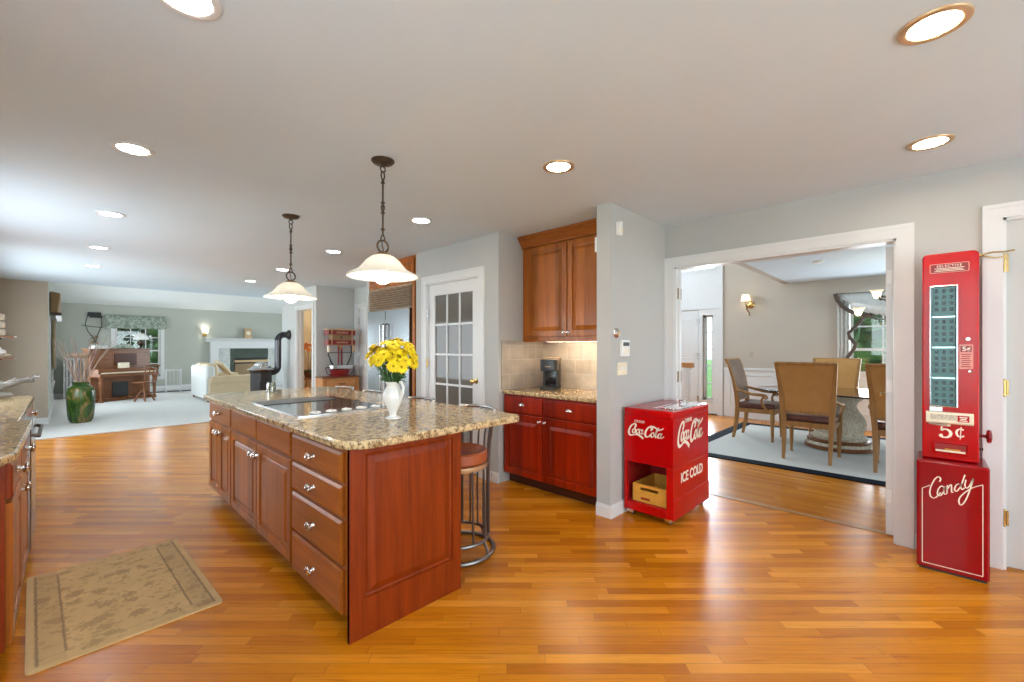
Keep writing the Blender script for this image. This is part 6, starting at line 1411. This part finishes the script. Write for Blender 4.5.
# ================================================================ THINGS BEYOND THE LEFT COUNTER
dwf = thing('driftwood', 'pale grey driftwood branch lying on the far end of the left counter', 'driftwood', (-0.43, 5.50, 0.912), radians(20))
dwf.scale = (0.62, 0.8, 0.8)
r = random.Random(21); mb = MB()
mb.tube([(-0.34, 0.0, 0.05), (-0.2, 0.02, 0.10), (0, 0, 0.09), (0.18, 0.02, 0.13), (0.32, 0.0, 0.17), (0.43, 0.01, 0.16)], [0.05, 0.06, 0.05, 0.035, 0.025, 0.012], 8)
mb.tube([(-0.30, -0.02, 0.12), (-0.12, -0.05, 0.05), (0.06, -0.04, 0.03), (0.2, -0.03, 0.03)], [0.045, 0.04, 0.035, 0.02], 8)
mb.tube([(0.02, 0.0, 0.10), (0.10, 0.02, 0.04), (0.14, 0.05, 0.012)], [0.03, 0.022, 0.012], 7)
for k in range(9):
    x = r.uniform(0.0, 0.40); z0 = 0.10+x*0.17
    mb.tube([(x, 0, z0), (x+r.uniform(-0.02, 0.05), r.uniform(-0.05, 0.05), z0+0.03), (x+r.uniform(0.0, 0.09), r.uniform(-0.08, 0.08), z0+r.uniform(0.03, 0.08))], [0.014, 0.010, 0.006], 6)
mb.build('branch', 'driftwood_grey', dwf)
rk = thing('wall_shelf', 'iron bracket shelf unit at the left edge holding stacked crocks', 'shelf', (-0.79, 6.55, 0), 0)
for z in (1.43, 1.215): MB().box(0, 0, z, 0.44, 0.36, z+0.016).build('shelf_board', 'walnut', rk, bevel=0.003)
for z in (1.43, 1.215):
    for y in (0.05, 0.31): MB().tube([(0.0, y, z-0.16), (0.12, y, z-0.13), (0.22, y, z-0.06), (0.34, y, z-0.004)], 0.009, 6).build('bracket', 'iron', rk)
for k, (z, rr, lb) in enumerate(((1.4465, 0.062, 'lowest of three small patterned crocks stacked on the upper iron shelf'), (1.5245, 0.060, 'middle of three small patterned crocks stacked on the upper iron shelf'), (1.6025, 0.058, 'top of three small patterned crocks stacked on the upper iron shelf'))):
    t = thing('patterned_crock', lb, 'crock', (-0.475, 6.70, z), 0, 'stacked crocks on the upper iron shelf')
    MB().lathe([(0, 0), (rr*0.85, 0), (rr, 0.015), (rr, 0.055), (rr*0.85, 0.066), (0, 0.068)], (0, 0, 0), 20).build('crock_body', 'stone', t)
    MB().lathe([(rr*0.9, 0.068), (rr*0.95, 0.071), (rr*0.5, 0.077), (0, 0.0775)], (0, 0, 0), 20).build('lid', 'bronze_plate', t)
t = thing('white_shell', 'white conch shell on the lower iron shelf', 'shell', (-0.47, 6.68, 1.2315), 0.4)
MB().lathe([(0.0, 0.0), (0.03, 0.01), (0.065, 0.04), (0.06, 0.07), (0.035, 0.085), (0.03, 0.10), (0.012, 0.125), (0, 0.135)], (0, 0, 0.0), 14).build('shell_body', 'porcelain', t)
MB().tube([(-0.06, 0, 0.03), (0.02, 0.0, 0.02), (0.10, 0.01, 0.025)], [0.02, 0.02, 0.005], 8).build('shell_lip', 'ivory', t)
bw_ = thing('copper_bowl', 'dark red-brown bowl on the left counter behind the driftwood', 'bowl', (-0.62, 4.95, 0.9055), 0)
MB().lathe([(0.0, 0), (0.05, 0), (0.06, 0.01), (0.12, 0.06), (0.15, 0.13), (0.145, 0.13), (0.11, 0.07), (0.05, 0.02), (0, 0.015)], (0, 0, 0), 24).build('bowl_body', 'red_inner', bw_)
wf = thing('white_orchid', 'white blossom sprig standing behind the driftwood', 'flower', (-0.50, 5.62, 0.9055), 0)
MB().lathe([(0, 0), (0.04, 0), (0.045, 0.05), (0.03, 0.10), (0.022, 0.10), (0.035, 0.05), (0, 0.01)], (0, 0, 0), 14).build('bud_vase', 'glass_solid', wf)
mb = MB(); mb.tube([(0, 0, 0.02), (0.01, 0, 0.14), (0.05, 0, 0.22)], 0.004, 5); mb.build('stem', 'leaf_green', wf)
mb = MB()
for k in range(6):
    c = (0.03+0.01*k, 0.0, 0.13+0.022*k)
    for q in range(5): b = 2*pi*q/5+k; mb.sph((c[0]+0.018*cos(b), 0.01*sin(k), c[2]+0.018*sin(b)), (0.016, 0.006, 0.014), 8, 5)
mb.build('blossoms', 'porcelain', wf)

# ================================================================ OUTDOORS
def tree(x, y, H, R, label, seed, z0=-0.3):
    t = thing('garden_tree', label, 'tree', (x, y, z0), 0, 'garden trees outside')
    rr = random.Random(seed)
    MB().tube([(0, 0, 0), (0.05, 0, H*0.3), (0, 0.05, H*0.55)], [R*0.09, R*0.07, R*0.04], 8).build('trunk', 'bark', t)
    mb = MB(); 
    for k in range(420):
        a = rr.uniform(0, 2*pi); h = rr.random(); q = R*(0.35+0.65*sin(pi*min(1, h*0.9+0.12)))*(rr.random()**0.4)
        s = R*rr.uniform(0.09, 0.18); c = Vector((q*cos(a), q*sin(a), H*(0.05+0.93*h)))
        st = mb.mark()
        for f_ in range(3):
            st = mb.mark(); mb.add([(-s, -s*0.5, 0), (s*0.2, -s*0.7, s*0.1), (s, 0.2*s, 0), (0, s*0.7, s*0.1)], [(0, 1, 2, 3)])
            mb.xf(st, Matrix.Translation(c+Vector((rr.uniform(-s, s), rr.uniform(-s, s), rr.uniform(-s, s)))) @ Matrix.Rotation(rr.uniform(0, 6.28), 4, 'Z') @ Matrix.Rotation(rr.uniform(-1.4, 1.4), 4, 'X'))
    for k in range(46):
        a = rr.uniform(0, 2*pi); h = rr.uniform(0.04, 0.93); q = R*0.62*sin(pi*min(1, h*0.9+0.12))*(rr.random()**0.5)
        mb.sph((q*cos(a), q*sin(a), H*h), (R*0.36, R*0.36, R*0.30), 8, 6)
    mb.build('foliage', 'tree_leaf', t, smooth=False, recalc=False)
tree(19, 2.5, 6.5, 2.6, 'leafy tree filling the left of the dining window view', 1); tree(21, -3.2, 8, 2.6, 'leafy tree behind the chandelier in the dining window view', 2)
tree(20, -9, 7, 2.6, 'leafy tree outside, right of the dining window view', 6)
tree(1.6, 29, 7.0, 2.6, 'leafy tree outside the lounge window, centre', 8)
tree(-1.2, 22, 5.5, 1.9, 'leafy tree outside the lounge window, left pane', 3); tree(3.9, 23, 6.5, 2.1, 'leafy tree outside the lounge window, right pane', 4)
tree(30, 12.5, 2.2, 1.2, 'distant tree seen through the entry sidelight', 5)
